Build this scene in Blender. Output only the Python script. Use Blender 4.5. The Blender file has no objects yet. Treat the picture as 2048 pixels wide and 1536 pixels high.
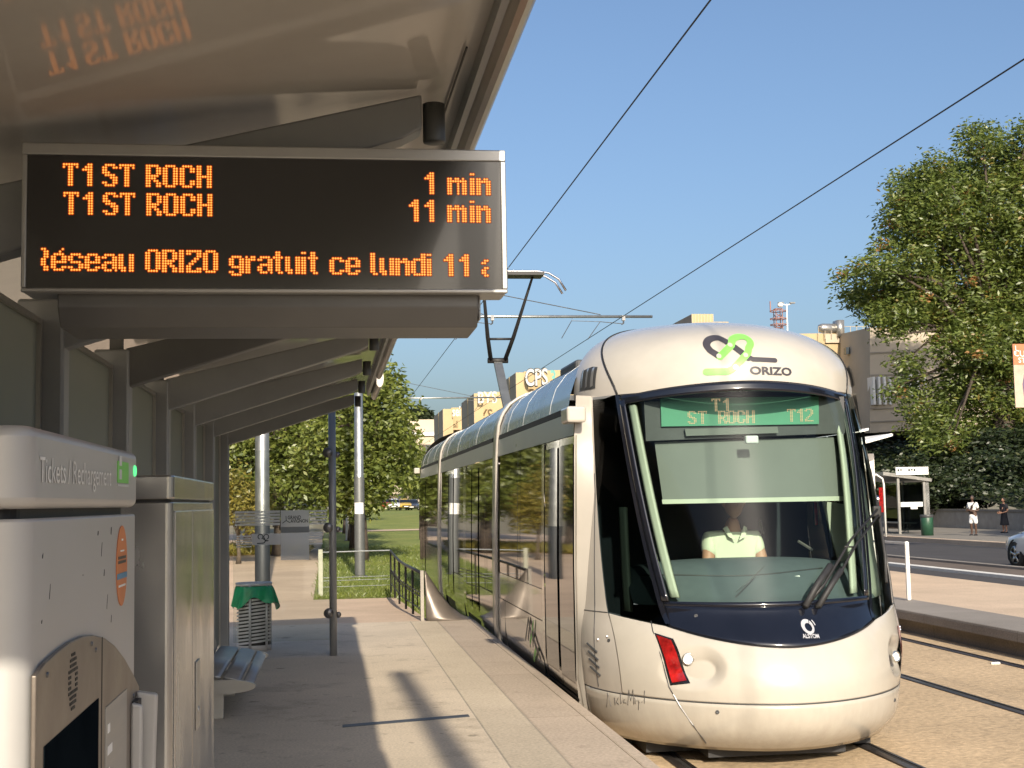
import bpy, bmesh, math, random
import numpy as np
from mathutils import Vector, Matrix
from mathutils.bvhtree import BVHTree
R=math.radians
random.seed(7); rng=np.random.default_rng(7)
scene=bpy.context.scene; COL=scene.collection
# ---------------------------------------------------------------- camera
F=2700.; EYE=1.5            # focal length in pixels of the 2048 px wide photograph, eye height over the platform
def _basis():
    y=Vector(((659-1024)/F,(768-1009)/F,-1)).normalized(); r=R(1.06)
    z=Vector((math.cos(r),math.sin(r),0)).cross(y).normalized()
    if z.y<0: z=-z
    return Matrix((y.cross(z),y,z))      # rows: world axes seen from the camera
CR=_basis()
cam=bpy.data.cameras.new('camera'); camo=bpy.data.objects.new('camera',cam); COL.objects.link(camo)
camo.matrix_world=Matrix.Translation((0,0,EYE))@CR.to_4x4()
cam.sensor_width=36; cam.lens=F/2048*36; cam.clip_start=.05; cam.clip_end=6000
scene.camera=camo
# ---------------------------------------------------------------- sky, sun, exposure
SUN_EL=26.2; SUN_AZ=1.6     # sun stands behind the camera
w=bpy.data.worlds.new('World'); scene.world=w; w.use_nodes=True
nt=w.node_tree; sky=nt.nodes.new('ShaderNodeTexSky'); sky.sky_type='NISHITA'; sky.sun_disc=False
sky.sun_elevation=R(SUN_EL); sky.sun_rotation=R(180-SUN_AZ); sky.altitude=60; sky.air_density=1.0; sky.dust_density=4.0; sky.ozone_density=3.6
bg=nt.nodes['Background']; bg.inputs[1].default_value=.105; nt.links.new(sky.outputs[0],bg.inputs[0])
sl=bpy.data.lights.new('sun','SUN'); sl.energy=4.2; sl.angle=R(.6); sl.color=(1,.885,.705)
so=bpy.data.objects.new('sun',sl); COL.objects.link(so)
SD=Vector((math.sin(R(SUN_AZ))*math.cos(R(SUN_EL)),-math.cos(R(SUN_AZ))*math.cos(R(SUN_EL)),math.sin(R(SUN_EL))))
so.rotation_euler=SD.to_track_quat('Z','Y').to_euler()
vs=scene.view_settings; vs.view_transform='Standard'; vs.look='None'; vs.exposure=.68; vs.gamma=1
scene.cycles.max_bounces=8; scene.cycles.transparent_max_bounces=16; scene.cycles.caustics_reflective=False; scene.cycles.caustics_refractive=False
# ---------------------------------------------------------------- measuring: where a line of sight meets a plane
def ray(px,py): return CR@Vector(((px-1024)/F,(768-py)/F,-1))
def onz(px,py,z): d=ray(px,py); return d*((z-EYE)/d.z)+Vector((0,0,EYE))
def ony(px,py,Y): d=ray(px,py); return d*(Y/d.y)+Vector((0,0,EYE))
def onx(px,py,X): d=ray(px,py); return d*(X/d.x)+Vector((0,0,EYE))
# ---------------------------------------------------------------- materials
MATS={}
def nodes(name):
    m=bpy.data.materials.new(name); m.use_nodes=True; MATS[name]=m
    return m,m.node_tree,m.node_tree.nodes['Principled BSDF']
def _noise(t,scale,detail=4,coord='Object',rough=.6,stretch=None):
    tc=t.nodes.new('ShaderNodeTexCoord'); n=t.nodes.new('ShaderNodeTexNoise'); n.inputs['Scale'].default_value=scale; n.inputs['Detail'].default_value=detail; n.inputs['Roughness'].default_value=rough
    if stretch:
        mp=t.nodes.new('ShaderNodeMapping'); mp.inputs['Scale'].default_value=stretch; t.links.new(tc.outputs[coord],mp.inputs[0]); t.links.new(mp.outputs[0],n.inputs[0])
    else: t.links.new(tc.outputs[coord],n.inputs[0])
    return n
def ramp(t,src,stops):
    r=t.nodes.new('ShaderNodeValToRGB'); e=r.color_ramp.elements
    while len(e)<len(stops): e.new(.5)
    for el,(p,c) in zip(e,stops): el.position=p; el.color=(*c,1) if len(c)==3 else c
    t.links.new(src,r.inputs[0]); return r
def mul(c,k): return tuple(min(1,x*k) for x in c)
def mat(name,col,rough=.5,metal=0,var=.12,scale=6,bump=0,bscale=40,spec=.5,coat=0,rvar=0,stretch=None):
    m,t,p=nodes(name)
    p.inputs['Roughness'].default_value=rough; p.inputs['Metallic'].default_value=metal; p.inputs['Specular IOR Level'].default_value=spec
    if coat: p.inputs['Coat Weight'].default_value=coat; p.inputs['Coat Roughness'].default_value=.04
    n=_noise(t,scale,5,stretch=stretch)
    r=ramp(t,n.outputs[0],[(.3,mul(col,1-var)),(.7,mul(col,1+var))]); t.links.new(r.outputs[0],p.inputs['Base Color'])
    if rvar:
        mr=t.nodes.new('ShaderNodeMapRange'); mr.inputs[1].default_value=.3; mr.inputs[2].default_value=.7; mr.inputs[3].default_value=max(0,rough-rvar); mr.inputs[4].default_value=rough+rvar
        t.links.new(n.outputs[0],mr.inputs[0]); t.links.new(mr.outputs[0],p.inputs['Roughness'])
    if bump:
        b=_noise(t,bscale,6); bn=t.nodes.new('ShaderNodeBump'); bn.inputs['Strength'].default_value=bump; bn.inputs['Distance'].default_value=.01
        t.links.new(b.outputs[0],bn.inputs['Height']); t.links.new(bn.outputs[0],p.inputs['Normal'])
    return m
def paving(name,col,spots=.5,joint=None,bump=.3,fine=60):
    """mineral surface: two scales of mottling, grit, dark chewing-gum spots, optional slab joints"""
    m,t,p=nodes(name); p.inputs['Roughness'].default_value=.85; p.inputs['Specular IOR Level'].default_value=.25
    big=_noise(t,.55,4); r1=ramp(t,big.outputs[0],[(.3,mul(col,.86)),(.7,mul(col,1.1))])
    fn=_noise(t,fine,6); r2=ramp(t,fn.outputs[0],[(.3,(.74,.74,.75)),(.7,(1.14,1.12,1.1))])
    mx=t.nodes.new('ShaderNodeMix'); mx.data_type='RGBA'; mx.blend_type='MULTIPLY'; mx.inputs[0].default_value=1
    t.links.new(r1.outputs[0],mx.inputs[6]); t.links.new(r2.outputs[0],mx.inputs[7]); out=mx.outputs[2]
    if spots:
        for sc,th,k in ((2.2,.115,.55),(5.,.13,.7)):
            v=t.nodes.new('ShaderNodeTexVoronoi'); v.inputs['Scale'].default_value=sc; tc=t.nodes.new('ShaderNodeTexCoord')
            ns=_noise(t,9,3); ad=t.nodes.new('ShaderNodeVectorMath'); ad.operation='MULTIPLY_ADD'; ad.inputs[1].default_value=(.12,.12,0)
            t.links.new(ns.outputs[1],ad.inputs[0]); t.links.new(tc.outputs['Object'],ad.inputs[2]); t.links.new(ad.outputs[0],v.inputs[0])
            rr=ramp(t,v.outputs['Distance'],[(th*.55,(k,k,k)),(th,(1,1,1))])
            m2=t.nodes.new('ShaderNodeMix'); m2.data_type='RGBA'; m2.blend_type='MULTIPLY'; m2.inputs[0].default_value=spots
            t.links.new(out,m2.inputs[6]); t.links.new(rr.outputs[0],m2.inputs[7]); out=m2.outputs[2]
    if spots:
        st=_noise(t,1.7,9,rough=.72); r4=ramp(t,st.outputs[0],[(.36,(.70,.69,.68)),(.47,(1,1,1))]); st2=_noise(t,11,8,rough=.7); r5=ramp(t,st2.outputs[0],[(.30,(.66,.66,.66)),(.40,(1,1,1))])
        for rr in (r4,r5):
            m2=t.nodes.new('ShaderNodeMix'); m2.data_type='RGBA'; m2.blend_type='MULTIPLY'; m2.inputs[0].default_value=spots*.75
            t.links.new(out,m2.inputs[6]); t.links.new(rr.outputs[0],m2.inputs[7]); out=m2.outputs[2]
    if joint:
        bx,by=joint; br=t.nodes.new('ShaderNodeTexBrick'); tc=t.nodes.new('ShaderNodeTexCoord'); br.offset=0
        br.inputs['Scale'].default_value=1; br.inputs['Brick Width'].default_value=bx; br.inputs['Row Height'].default_value=by; br.inputs['Mortar Size'].default_value=.006; br.inputs['Mortar Smooth'].default_value=.3
        br.inputs['Color1'].default_value=(1,1,1,1); br.inputs['Color2'].default_value=(.93,.93,.93,1); br.inputs['Mortar'].default_value=(.62,.6,.58,1)
        t.links.new(tc.outputs['Object'],br.inputs[0])
        m2=t.nodes.new('ShaderNodeMix'); m2.data_type='RGBA'; m2.blend_type='MULTIPLY'; m2.inputs[0].default_value=1
        t.links.new(out,m2.inputs[6]); t.links.new(br.outputs[0],m2.inputs[7]); out=m2.outputs[2]
    t.links.new(out,p.inputs['Base Color'])
    bn=t.nodes.new('ShaderNodeBump'); bn.inputs['Strength'].default_value=bump; bn.inputs['Distance'].default_value=.008
    t.links.new(fn.outputs[0],bn.inputs['Height']); t.links.new(bn.outputs[0],p.inputs['Normal'])
    return m
def glass(name,tint,ior=1.5,rough=0.,base=.04):
    m=bpy.data.materials.new(name); m.use_nodes=True; MATS[name]=m; t=m.node_tree; t.nodes.clear()
    o=t.nodes.new('ShaderNodeOutputMaterial'); tr=t.nodes.new('ShaderNodeBsdfTransparent'); tr.inputs[0].default_value=(*tint,1)
    g=t.nodes.new('ShaderNodeBsdfGlossy'); g.inputs['Roughness'].default_value=rough; fr=t.nodes.new('ShaderNodeFresnel'); fr.inputs[0].default_value=ior
    mx=t.nodes.new('ShaderNodeMixShader'); t.links.new(fr.outputs[0],mx.inputs[0]); t.links.new(tr.outputs[0],mx.inputs[1]); t.links.new(g.outputs[0],mx.inputs[2]); t.links.new(mx.outputs[0],o.inputs[0])
    return m
def film(name,col,clear):
    m=bpy.data.materials.new(name); m.use_nodes=True; MATS[name]=m; t=m.node_tree; t.nodes.clear(); o=t.nodes.new('ShaderNodeOutputMaterial')
    tr,d,tl=(t.nodes.new('ShaderNodeBsdf'+k) for k in ('Transparent','Diffuse','Translucent')); a,b=(t.nodes.new('ShaderNodeMixShader') for _ in (0,1))
    for n in (d,tl): n.inputs[0].default_value=(*col,1)
    a.inputs[0].default_value=.62; b.inputs[0].default_value=1-clear
    t.links.new(d.outputs[0],a.inputs[1]); t.links.new(tl.outputs[0],a.inputs[2]); t.links.new(tr.outputs[0],b.inputs[1]); t.links.new(a.outputs[0],b.inputs[2]); t.links.new(b.outputs[0],o.inputs[0]); return m
def emit(name,col,s):
    m,t,p=nodes(name); p.inputs['Base Color'].default_value=(*mul(col,.3),1); p.inputs['Emission Color'].default_value=(*col,1); p.inputs['Emission Strength'].default_value=s; return m
def leafmat(name,c0,c1,c2=None,trans=.35,c2at=.9):
    m=bpy.data.materials.new(name); m.use_nodes=True; MATS[name]=m; t=m.node_tree; t.nodes.clear()
    o=t.nodes.new('ShaderNodeOutputMaterial'); g=t.nodes.new('ShaderNodeNewGeometry')
    big=_noise(t,.7,2); ad=t.nodes.new('ShaderNodeMath'); ad.operation='MULTIPLY_ADD'; ad.inputs[1].default_value=.5
    t.links.new(g.outputs['Random Per Island'],ad.inputs[0]); ml=t.nodes.new('ShaderNodeMath'); ml.operation='MULTIPLY'; ml.inputs[1].default_value=.55; t.links.new(big.outputs[0],ml.inputs[0]); t.links.new(ml.outputs[0],ad.inputs[2])
    st=[(.15,c0),(.75,c1)]+([(c2at,c2)] if c2 else [])
    r=ramp(t,ad.outputs[0],st)
    d=t.nodes.new('ShaderNodeBsdfDiffuse'); tl=t.nodes.new('ShaderNodeBsdfTranslucent'); gl=t.nodes.new('ShaderNodeBsdfGlossy'); gl.inputs['Roughness'].default_value=.45
    mx=t.nodes.new('ShaderNodeMixShader'); mx.inputs[0].default_value=trans; mg=t.nodes.new('ShaderNodeMixShader'); mg.inputs[0].default_value=.05
    t.links.new(r.outputs[0],d.inputs[0]); t.links.new(r.outputs[0],tl.inputs[0]); t.links.new(d.outputs[0],mx.inputs[1]); t.links.new(tl.outputs[0],mx.inputs[2])
    t.links.new(mx.outputs[0],mg.inputs[1]); t.links.new(gl.outputs[0],mg.inputs[2]); t.links.new(mg.outputs[0],o.inputs[0]); return m
M=MATS
mat('tram_white',(.44,.41,.36),.2,var=.07,scale=2.2,coat=.4)
def dirty(m,z0,z1,amt):
    t=m.node_tree; p=t.nodes['Principled BSDF']; src=p.inputs['Base Color'].links[0].from_socket
    tc=t.nodes.new('ShaderNodeTexCoord'); sx=t.nodes.new('ShaderNodeSeparateXYZ'); t.links.new(tc.outputs['Object'],sx.inputs[0]); n=_noise(t,3,7,stretch=(3,3,.6)); n.inputs['Roughness'].default_value=.7
    mr=t.nodes.new('ShaderNodeMapRange'); mr.inputs[1].default_value=z1; mr.inputs[2].default_value=z0; t.links.new(sx.outputs[2],mr.inputs[0])
    rp=ramp(t,n.outputs[0],[(.38,(0,0,0)),(.66,(1,1,1))]); mm=t.nodes.new('ShaderNodeMath'); mm.operation='MULTIPLY'; t.links.new(mr.outputs[0],mm.inputs[0]); t.links.new(rp.outputs[0],mm.inputs[1])
    m3=t.nodes.new('ShaderNodeMath'); m3.operation='MULTIPLY'; m3.inputs[1].default_value=amt; t.links.new(mm.outputs[0],m3.inputs[0])
    mx=t.nodes.new('ShaderNodeMix'); mx.data_type='RGBA'; t.links.new(m3.outputs[0],mx.inputs[0]); t.links.new(src,mx.inputs[6]); mx.inputs[7].default_value=(.16,.13,.10,1); t.links.new(mx.outputs[2],p.inputs['Base Color'])
dirty(M['tram_white'],-.24,.25,.26)
mat('tram_white_side',(.42,.39,.35),.3,var=.06,scale=2,coat=.5)
mat('tram_strip',(.50,.50,.50),.32,.6,var=.05,scale=2,rvar=.05); dirty(M['tram_white_side'],-.22,.4,.4)
mat('tram_silver',(.60,.59,.57),.07,.9,var=.06,scale=2,rvar=.02)
mat('tram_panel',(.50,.48,.45),.10,.55,var=.07,scale=1.3,coat=.4,rvar=.04)
mat('tram_roof',(.30,.325,.325),.26,.75,var=.08,scale=1.5,rvar=.05)
mat('navy',(.007,.008,.013),.12,var=.1,coat=.6)
mat('black_gloss',(.01,.01,.012),.025,var=.1,coat=.5)
mat('black',(.015,.015,.016),.55,var=.2)
mat('rubber',(.02,.02,.022),.6,var=.3,scale=12)
mat('dark_grey',(.05,.052,.056),.5,var=.2)
mat('interior',(.02,.028,.036),.8,var=.3,scale=2)
mat('dash',(.10,.125,.135),.55,var=.1)
mat('trim',(.46,.49,.40),.5,var=.04)
mat('blind',(.15,.16,.15),.8,var=.05,scale=3)
mat('steel',(.42,.41,.39),.36,.75,var=.05,scale=5,rvar=.04)
mat('steel_dark',(.16,.16,.165),.4,.7,var=.2,scale=8,rvar=.1)
mat('brushed',(.34,.34,.34),.4,.6,var=.1,scale=4,rvar=.08,stretch=(1,1,12))
mat('shelter',(.26,.27,.28),.42,.25,var=.1,scale=3,rvar=.06)
mat('shelter_dark',(.13,.13,.13),.45,.2,var=.12,scale=3)
mat('ceiling',(.42,.415,.40),.075,.0,var=.06,scale=2.5,spec=.22,rvar=.015)
mat('fascia',(.40,.37,.34),.35,.4,var=.1,scale=5)
mat('roof_top',(.5,.48,.45),.6,var=.1)
mat('machine',(.46,.455,.45),.42,.2,var=.07,scale=3,rvar=.08)
mat('cabinet',(.46,.46,.455),.2,.75,var=.12,scale=4,rvar=.1,stretch=(1,1,.5))
mat('plate',(.22,.19,.165),.42,.7,var=.12,scale=6,rvar=.1)
mat('screen',(.006,.009,.012),.6,var=.2,spec=0)
mat('casing',(.36,.36,.355),.35,.5,var=.06)
mat('led_screen',(.012,.011,.010),.16,var=.15,coat=.3)
mat('pole_grey',(.36,.37,.365),.36,.8,var=.08,rvar=.08)
mat('pole_dark',(.022,.026,.032),.55,0,var=.15)
mat('white_paint',(.78,.76,.72),.5,var=.06)
mat('black_paint',(.018,.018,.02),.4,var=.2)
mat('bin_steel',(.55,.55,.57),.35,.3,var=.08); mat('guard',(.19,.16,.135),.42,.45,var=.15,scale=5,rvar=.08); mat('bin_green',(.02,.07,.04),.45,var=.2); mat('foot_grey',(.10,.105,.105),.5,.2,var=.15); mat('post_pale',(.36,.36,.28),.7,var=.12); mat('green_bag',(.02,.36,.15),.35,var=.25,scale=9)
mat('bark',(.10,.075,.055),.9,var=.35,scale=9,bump=.6,bscale=30)
mat('bark_dark',(.06,.045,.035),.9,var=.35,scale=9,bump=.6,bscale=30)
mat('orange',(.62,.20,.06),.5,var=.12); mat('blue',(.08,.24,.40),.5); mat('green_logo',(.19,.62,.10),.45,var=.05); mat('charcoal',(.045,.042,.05),.45,var=.1)
mat('letter_white',(.82,.82,.8),.5); mat('chrome',(.7,.7,.74),.15,1.,var=.05)
mat('red_lamp',(.25,.008,.008),.1,var=.6,scale=14,coat=.8); mat('lamp_bowl',(.75,.74,.7),.12,.9)
emit('headlight',(1,1,.95),1.6); emit('status_green',(.1,.9,.25),1.0)
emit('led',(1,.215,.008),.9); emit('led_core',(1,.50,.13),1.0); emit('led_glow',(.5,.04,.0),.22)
mat('dest_green',(.075,.27,.17),.6,var=.04); emit('dest_led',(.85,.55,.30),.55)
mat('skin',(.42,.22,.14),.55,var=.08); mat('skin_dark',(.09,.05,.035),.5,var=.1); mat('hair',(.02,.016,.014),.7); mat('grey_hair',(.2,.18,.17),.8)
mat('shirt',(.62,.66,.50),.85,var=.05); mat('white_cloth',(.72,.72,.72),.85,var=.06); mat('black_cloth',(.015,.015,.02),.85,var=.3)
mat('car_white',(.7,.71,.74),.2,var=.03,coat=.8); mat('car_red',(.4,.03,.03),.25,coat=.6); mat('car_yellow',(.5,.33,.06),.3,coat=.5); mat('car_dark',(.05,.055,.07),.2,coat=.8)
mat('tyre',(.018,.018,.018),.8); mat('rim',(.5,.5,.5),.25,.9); mat('car_glass',(.012,.015,.018),.05,coat=.6)
mat('concrete_wall',(.33,.30,.26),.85,var=.15,scale=2.5,bump=.3); mat('concrete_yellow',(.44,.34,.195),.85,var=.08,scale=.5,bump=.2,bscale=8)
mat('concrete_beige',(.46,.39,.30),.85,var=.08,scale=.35,bump=.2,bscale=8); mat('concrete_shade_joint',(.33,.29,.24),.85,var=.1,scale=.5)  # greyer copy carries the shaded tower flanks and the panel joints
mat('window_dark',(.05,.06,.07),.1,var=.4,scale=1.5); mat('window_pale',(.42,.40,.42),.3,var=.35,scale=.8)
mat('undercroft_shade',(.012,.012,.013),.9); mat('graffiti_white',(.55,.54,.52),.7,var=.12,scale=2); mat('graffiti_teal',(.15,.38,.34),.7)
mat('antenna_red',(.26,.13,.11),.6); mat('poster_orange',(.55,.17,.08),.6,var=.1); mat('poster_pale',(.5,.38,.3),.6,var=.2,scale=3); mat('poster_purple',(.13,.09,.17),.6,var=.3,scale=4)
film('frost',(.93,.95,.97),.42); film('back_glass',(.34,.365,.35),.12); film('frost_dark',(.42,.45,.47),.12); mat('pale_plastic',(.6,.62,.62),.5); mat('text_dark',(.02,.03,.04),.6)
mat('rail_steel',(.10,.085,.08),.35,.7,var=.3,scale=7,rvar=.1); mat('rail_groove',(.015,.013,.012),.9)
paving('platform',(.60,.515,.405),.95); paving('tactile',(.35,.31,.255),.3,None,.5,45); paving('edge',(.50,.415,.33),.35,(3,2.36),.25,45)
paving('path',(.60,.46,.34),.25); paving('trackbed',(.54,.41,.265),.45,None,1.6,17); paving('asphalt',(.075,.072,.075),.3); paving('asphalt_warm',(.16,.13,.11),.3); paving('pavement',(.26,.24,.21),.35,(2.5,2.5))
paving('farplat',(.60,.47,.35),.3); paving('kerb',(.29,.265,.24),.3,(99,2.4)); paving('kerb_face',(.32,.30,.28),.4,(99,2.4),.4); paving('ground',(.25,.22,.15),.2)
def grassmat(name,a,b,c):
    m,t,p=nodes(name); p.inputs['Roughness'].default_value=.9; n1=_noise(t,.35,5); n2=_noise(t,14,6)
    r1=ramp(t,n1.outputs[0],[(.25,a),(.5,b),(.75,c)]); r2=ramp(t,n2.outputs[0],[(.3,(.55,.55,.5)),(.7,(1.25,1.25,1.2))])
    mx=t.nodes.new('ShaderNodeMix'); mx.data_type='RGBA'; mx.blend_type='MULTIPLY'; mx.inputs[0].default_value=1
    t.links.new(r1.outputs[0],mx.inputs[6]); t.links.new(r2.outputs[0],mx.inputs[7]); t.links.new(mx.outputs[2],p.inputs['Base Color'])
    bn=t.nodes.new('ShaderNodeBump'); bn.inputs['Strength'].default_value=.8; bn.inputs['Distance'].default_value=.05; t.links.new(n2.outputs[0],bn.inputs['Height']); t.links.new(bn.outputs[0],p.inputs['Normal'])
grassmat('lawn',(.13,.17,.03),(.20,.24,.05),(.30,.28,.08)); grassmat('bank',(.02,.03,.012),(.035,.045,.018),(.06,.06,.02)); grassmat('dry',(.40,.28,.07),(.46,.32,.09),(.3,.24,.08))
glass('windscreen',(.76,.85,.81),1.33); glass('pane',(.93,.95,.94),1.45); glass('pane_dark',(.32,.36,.36),1.5); glass('side_glass',(.12,.15,.145),1.13)
leafmat('leaf_linden',(.065,.10,.018),(.21,.245,.05),(.30,.27,.07)); leafmat('leaf_big',(.055,.10,.022),(.20,.245,.05),(.36,.19,.05),.45,.88); leafmat('leaf_red',(.30,.12,.04),(.48,.27,.10)); leafmat('leaf_yellow',(.13,.14,.025),(.31,.25,.05))
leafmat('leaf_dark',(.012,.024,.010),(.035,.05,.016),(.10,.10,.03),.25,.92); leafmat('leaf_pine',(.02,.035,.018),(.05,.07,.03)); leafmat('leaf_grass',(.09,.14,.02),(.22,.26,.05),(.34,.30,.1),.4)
L=lambda a,b,t:a+(b-a)*t
# ---------------------------------------------------------------- mesh building
class MB:
    def __init__(s): s.v=[]; s.f=[]; s.mi=[]; s.cur=0
    def add(s,vs,fs):
        o=len(s.v); s.v+= [tuple(v) for v in vs]; s.f+=[tuple(i+o for i in f) for f in fs]; s.mi+=[s.cur]*len(fs); return s
    def box(s,x0,x1,y0,y1,z0,z1): 
        return s.add([(x0,y0,z0),(x1,y0,z0),(x1,y1,z0),(x0,y1,z0),(x0,y0,z1),(x1,y0,z1),(x1,y1,z1),(x0,y1,z1)],[(0,3,2,1),(4,5,6,7),(0,1,5,4),(1,2,6,5),(2,3,7,6),(3,0,4,7)])
    def obox(s,o,ax,ay,az):
        o,ax,ay,az=map(Vector,(o,ax,ay,az)); p=[o+ax*a+ay*b+az*c for c in (0,1) for a,b in ((0,0),(1,0),(1,1),(0,1))]
        return s.add(p,[(0,3,2,1),(4,5,6,7),(0,1,5,4),(1,2,6,5),(2,3,7,6),(3,0,4,7)])
    def tube(s,pts,r,n=8,caps=True):
        pts=[Vector(p) for p in pts]; rs=r if isinstance(r,(list,tuple)) else [r]*len(pts); o=len(s.v); prev=None; vs=[]
        for i,p in enumerate(pts):
            d=(pts[min(i+1,len(pts)-1)]-pts[max(i-1,0)]).normalized()
            a=Vector((0,0,1)) if abs(d.z)<.9 else Vector((1,0,0))
            if prev is None: u=d.cross(a).normalized()
            else: u=(prev-d*prev.dot(d)).normalized()
            prev=u; v=d.cross(u)
            vs+=[p+(u*math.cos(2*math.pi*k/n)+v*math.sin(2*math.pi*k/n))*rs[i] for k in range(n)]
        fs=[(i*n+k,i*n+(k+1)%n,(i+1)*n+(k+1)%n,(i+1)*n+k) for i in range(len(pts)-1) for k in range(n)]
        if caps: fs+=[tuple(range(n))[::-1],tuple(range((len(pts)-1)*n,len(pts)*n))]
        return s.add(vs,fs)
    def prism(s,poly,d):
        """closed polygon (3-D points) pushed along d"""
        d=Vector(d); n=len(poly); p=[Vector(q) for q in poly]
        return s.add(p+[q+d for q in p],[tuple(range(n))[::-1],tuple(range(n,2*n))]+[(i,(i+1)%n,n+(i+1)%n,n+i) for i in range(n)])
    def grid(s,fn,nu,nv):
        vs=[fn(i/nu,j/nv) for j in range(nv+1) for i in range(nu+1)]
        return s.add(vs,[(j*(nu+1)+i,j*(nu+1)+i+1,(j+1)*(nu+1)+i+1,(j+1)*(nu+1)+i) for j in range(nv) for i in range(nu)])
    def lathe(s,prof,c,n=24,axis='z'):
        def P(r,h,a):
            x,y=r*math.cos(a),r*math.sin(a)
            q={'z':(x,y,h),'y':(x,h,y),'x':(h,x,y)}[axis]; return tuple(q[i]+c[i] for i in range(3))
        vs=[P(r,h,2*math.pi*k/n) for r,h in prof for k in range(n)]
        return s.add(vs,[(i*n+k,i*n+(k+1)%n,(i+1)*n+(k+1)%n,(i+1)*n+k) for i in range(len(prof)-1) for k in range(n)])
    def build(s,name,mats,parent=None,smooth=False,bevel=0,thick=0,offset=-1,seg=2,fixn=False,auto=False):
        me=bpy.data.meshes.new(name); me.from_pydata(s.v,[],s.f); me.update()
        for m in (mats if isinstance(mats,(list,tuple)) else [mats]): me.materials.append(M[m] if isinstance(m,str) else m)
        if any(s.mi): me.polygons.foreach_set('material_index',s.mi)
        if smooth: me.polygons.foreach_set('use_smooth',[True]*len(me.polygons))
        if fixn:
            bm=bmesh.new(); bm.from_mesh(me); bmesh.ops.remove_doubles(bm,verts=bm.verts,dist=1e-5); bmesh.ops.recalc_face_normals(bm,faces=bm.faces); bm.to_mesh(me); bm.free()
        if auto: me.polygons.foreach_set('use_smooth',[True]*len(me.polygons)); me.set_sharp_from_angle(angle=R(38))
        o=bpy.data.objects.new(name,me); COL.objects.link(o)
        if parent is not None: o.parent=parent; o.matrix_parent_inverse=Matrix.Translation(parent.location).inverted() if parent.parent is None else Matrix.Identity(4)
        if thick: sm=o.modifiers.new('s','SOLIDIFY'); sm.thickness=thick; sm.offset=offset
        if bevel: b=o.modifiers.new('b','BEVEL'); b.width=bevel; b.segments=seg; b.limit_method='ANGLE'; b.angle_limit=R(35); b.harden_normals=True if smooth else False
        return o
def sub(o,parent):
    """make o a sub-part of the part 'parent' (both already in world coordinates)"""
    o.parent=parent; o.matrix_parent_inverse=Matrix.Translation(parent.parent.location).inverted() if False else Matrix.Identity(4)
    return o
def thing(name,label,cat,loc=(0,0,0),group=None):
    o=bpy.data.objects.new(name,None); COL.objects.link(o); o.location=loc; o.empty_display_size=.3
    o['label']=label; o['category']=cat
    if group: o['group']=group
    return o
def tag(o,label,cat,group=None):
    o['label']=label; o['category']=cat
    if group: o['group']=group
    return o
def struct(o,kind='structure'): o['kind']=kind; return o
def dup(root,loc,label,group=None,rz=0,scale=None):
    r=root.copy(); COL.objects.link(r); r.location=loc; r.rotation_euler=(0,0,rz); r['label']=label
    if scale: r.scale=scale if isinstance(scale,(tuple,list)) else (scale,)*3
    if group: r['group']=group
    for ch in list(root.children):
        c=ch.copy(); COL.objects.link(c); c.parent=r; c.matrix_parent_inverse=ch.matrix_parent_inverse.copy()
        for g in list(ch.children):
            d=g.copy(); COL.objects.link(d); d.parent=c; d.matrix_parent_inverse=g.matrix_parent_inverse.copy()
    return r
def text2d(s,size=1,offset=0,spacing=1.):
    c=bpy.data.curves.new('t','FONT'); c.body=s; c.size=size; c.offset=offset; c.space_character=spacing; c.resolution_u=4
    o=bpy.data.objects.new('t',c); COL.objects.link(o); dg=bpy.context.evaluated_depsgraph_get(); dg.update()
    me=bpy.data.meshes.new_from_object(o.evaluated_get(dg)); vs=[(v.co.x,v.co.y) for v in me.vertices]; fs=[tuple(p.vertices) for p in me.polygons]
    bpy.data.objects.remove(o); bpy.data.curves.remove(c); bpy.data.meshes.remove(me); return vs,fs
def text_on(mb,s,o,xd,yd,size,width=None,offset=0,height=None):
    """flat lettering from corner o along xd with up yd; width stretches it to fit"""
    vs,fs=text2d(s,1,offset); x0=min(v[0] for v in vs); x1=max(v[0] for v in vs); y1=max(v[1] for v in vs); o=Vector(o); xd=Vector(xd).normalized(); yd=Vector(yd).normalized()
    kx=width/(x1-x0) if width else size; ky=height/y1 if height else size
    mb.add([o+xd*((v[0]-x0)*kx)+yd*(v[1]*ky) for v in vs],fs); return mb
def stroke(pts,w,n=6,cap=True):
    """2-D polyline with round ends as polygons (list of quads + end discs)"""
    out=[]
    for (x0,y0),(x1,y1) in zip(pts,pts[1:]):
        dx,dy=x1-x0,y1-y0; L=math.hypot(dx,dy) or 1; nx,ny=-dy/L*w/2,dx/L*w/2
        out.append([(x0+nx,y0+ny),(x1+nx,y1+ny),(x1-nx,y1-ny),(x0-nx,y0-ny)])
    if cap:
        for x,y in pts: out.append([(x+w/2*math.cos(2*math.pi*k/14),y+w/2*math.sin(2*math.pi*k/14)) for k in range(14)])
    return out
def arc(cx,cy,r,a0,a1,n=14): return [(cx+r*math.cos(R(a0+(a1-a0)*k/n)),cy+r*math.sin(R(a0+(a1-a0)*k/n))) for k in range(n+1)]
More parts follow.
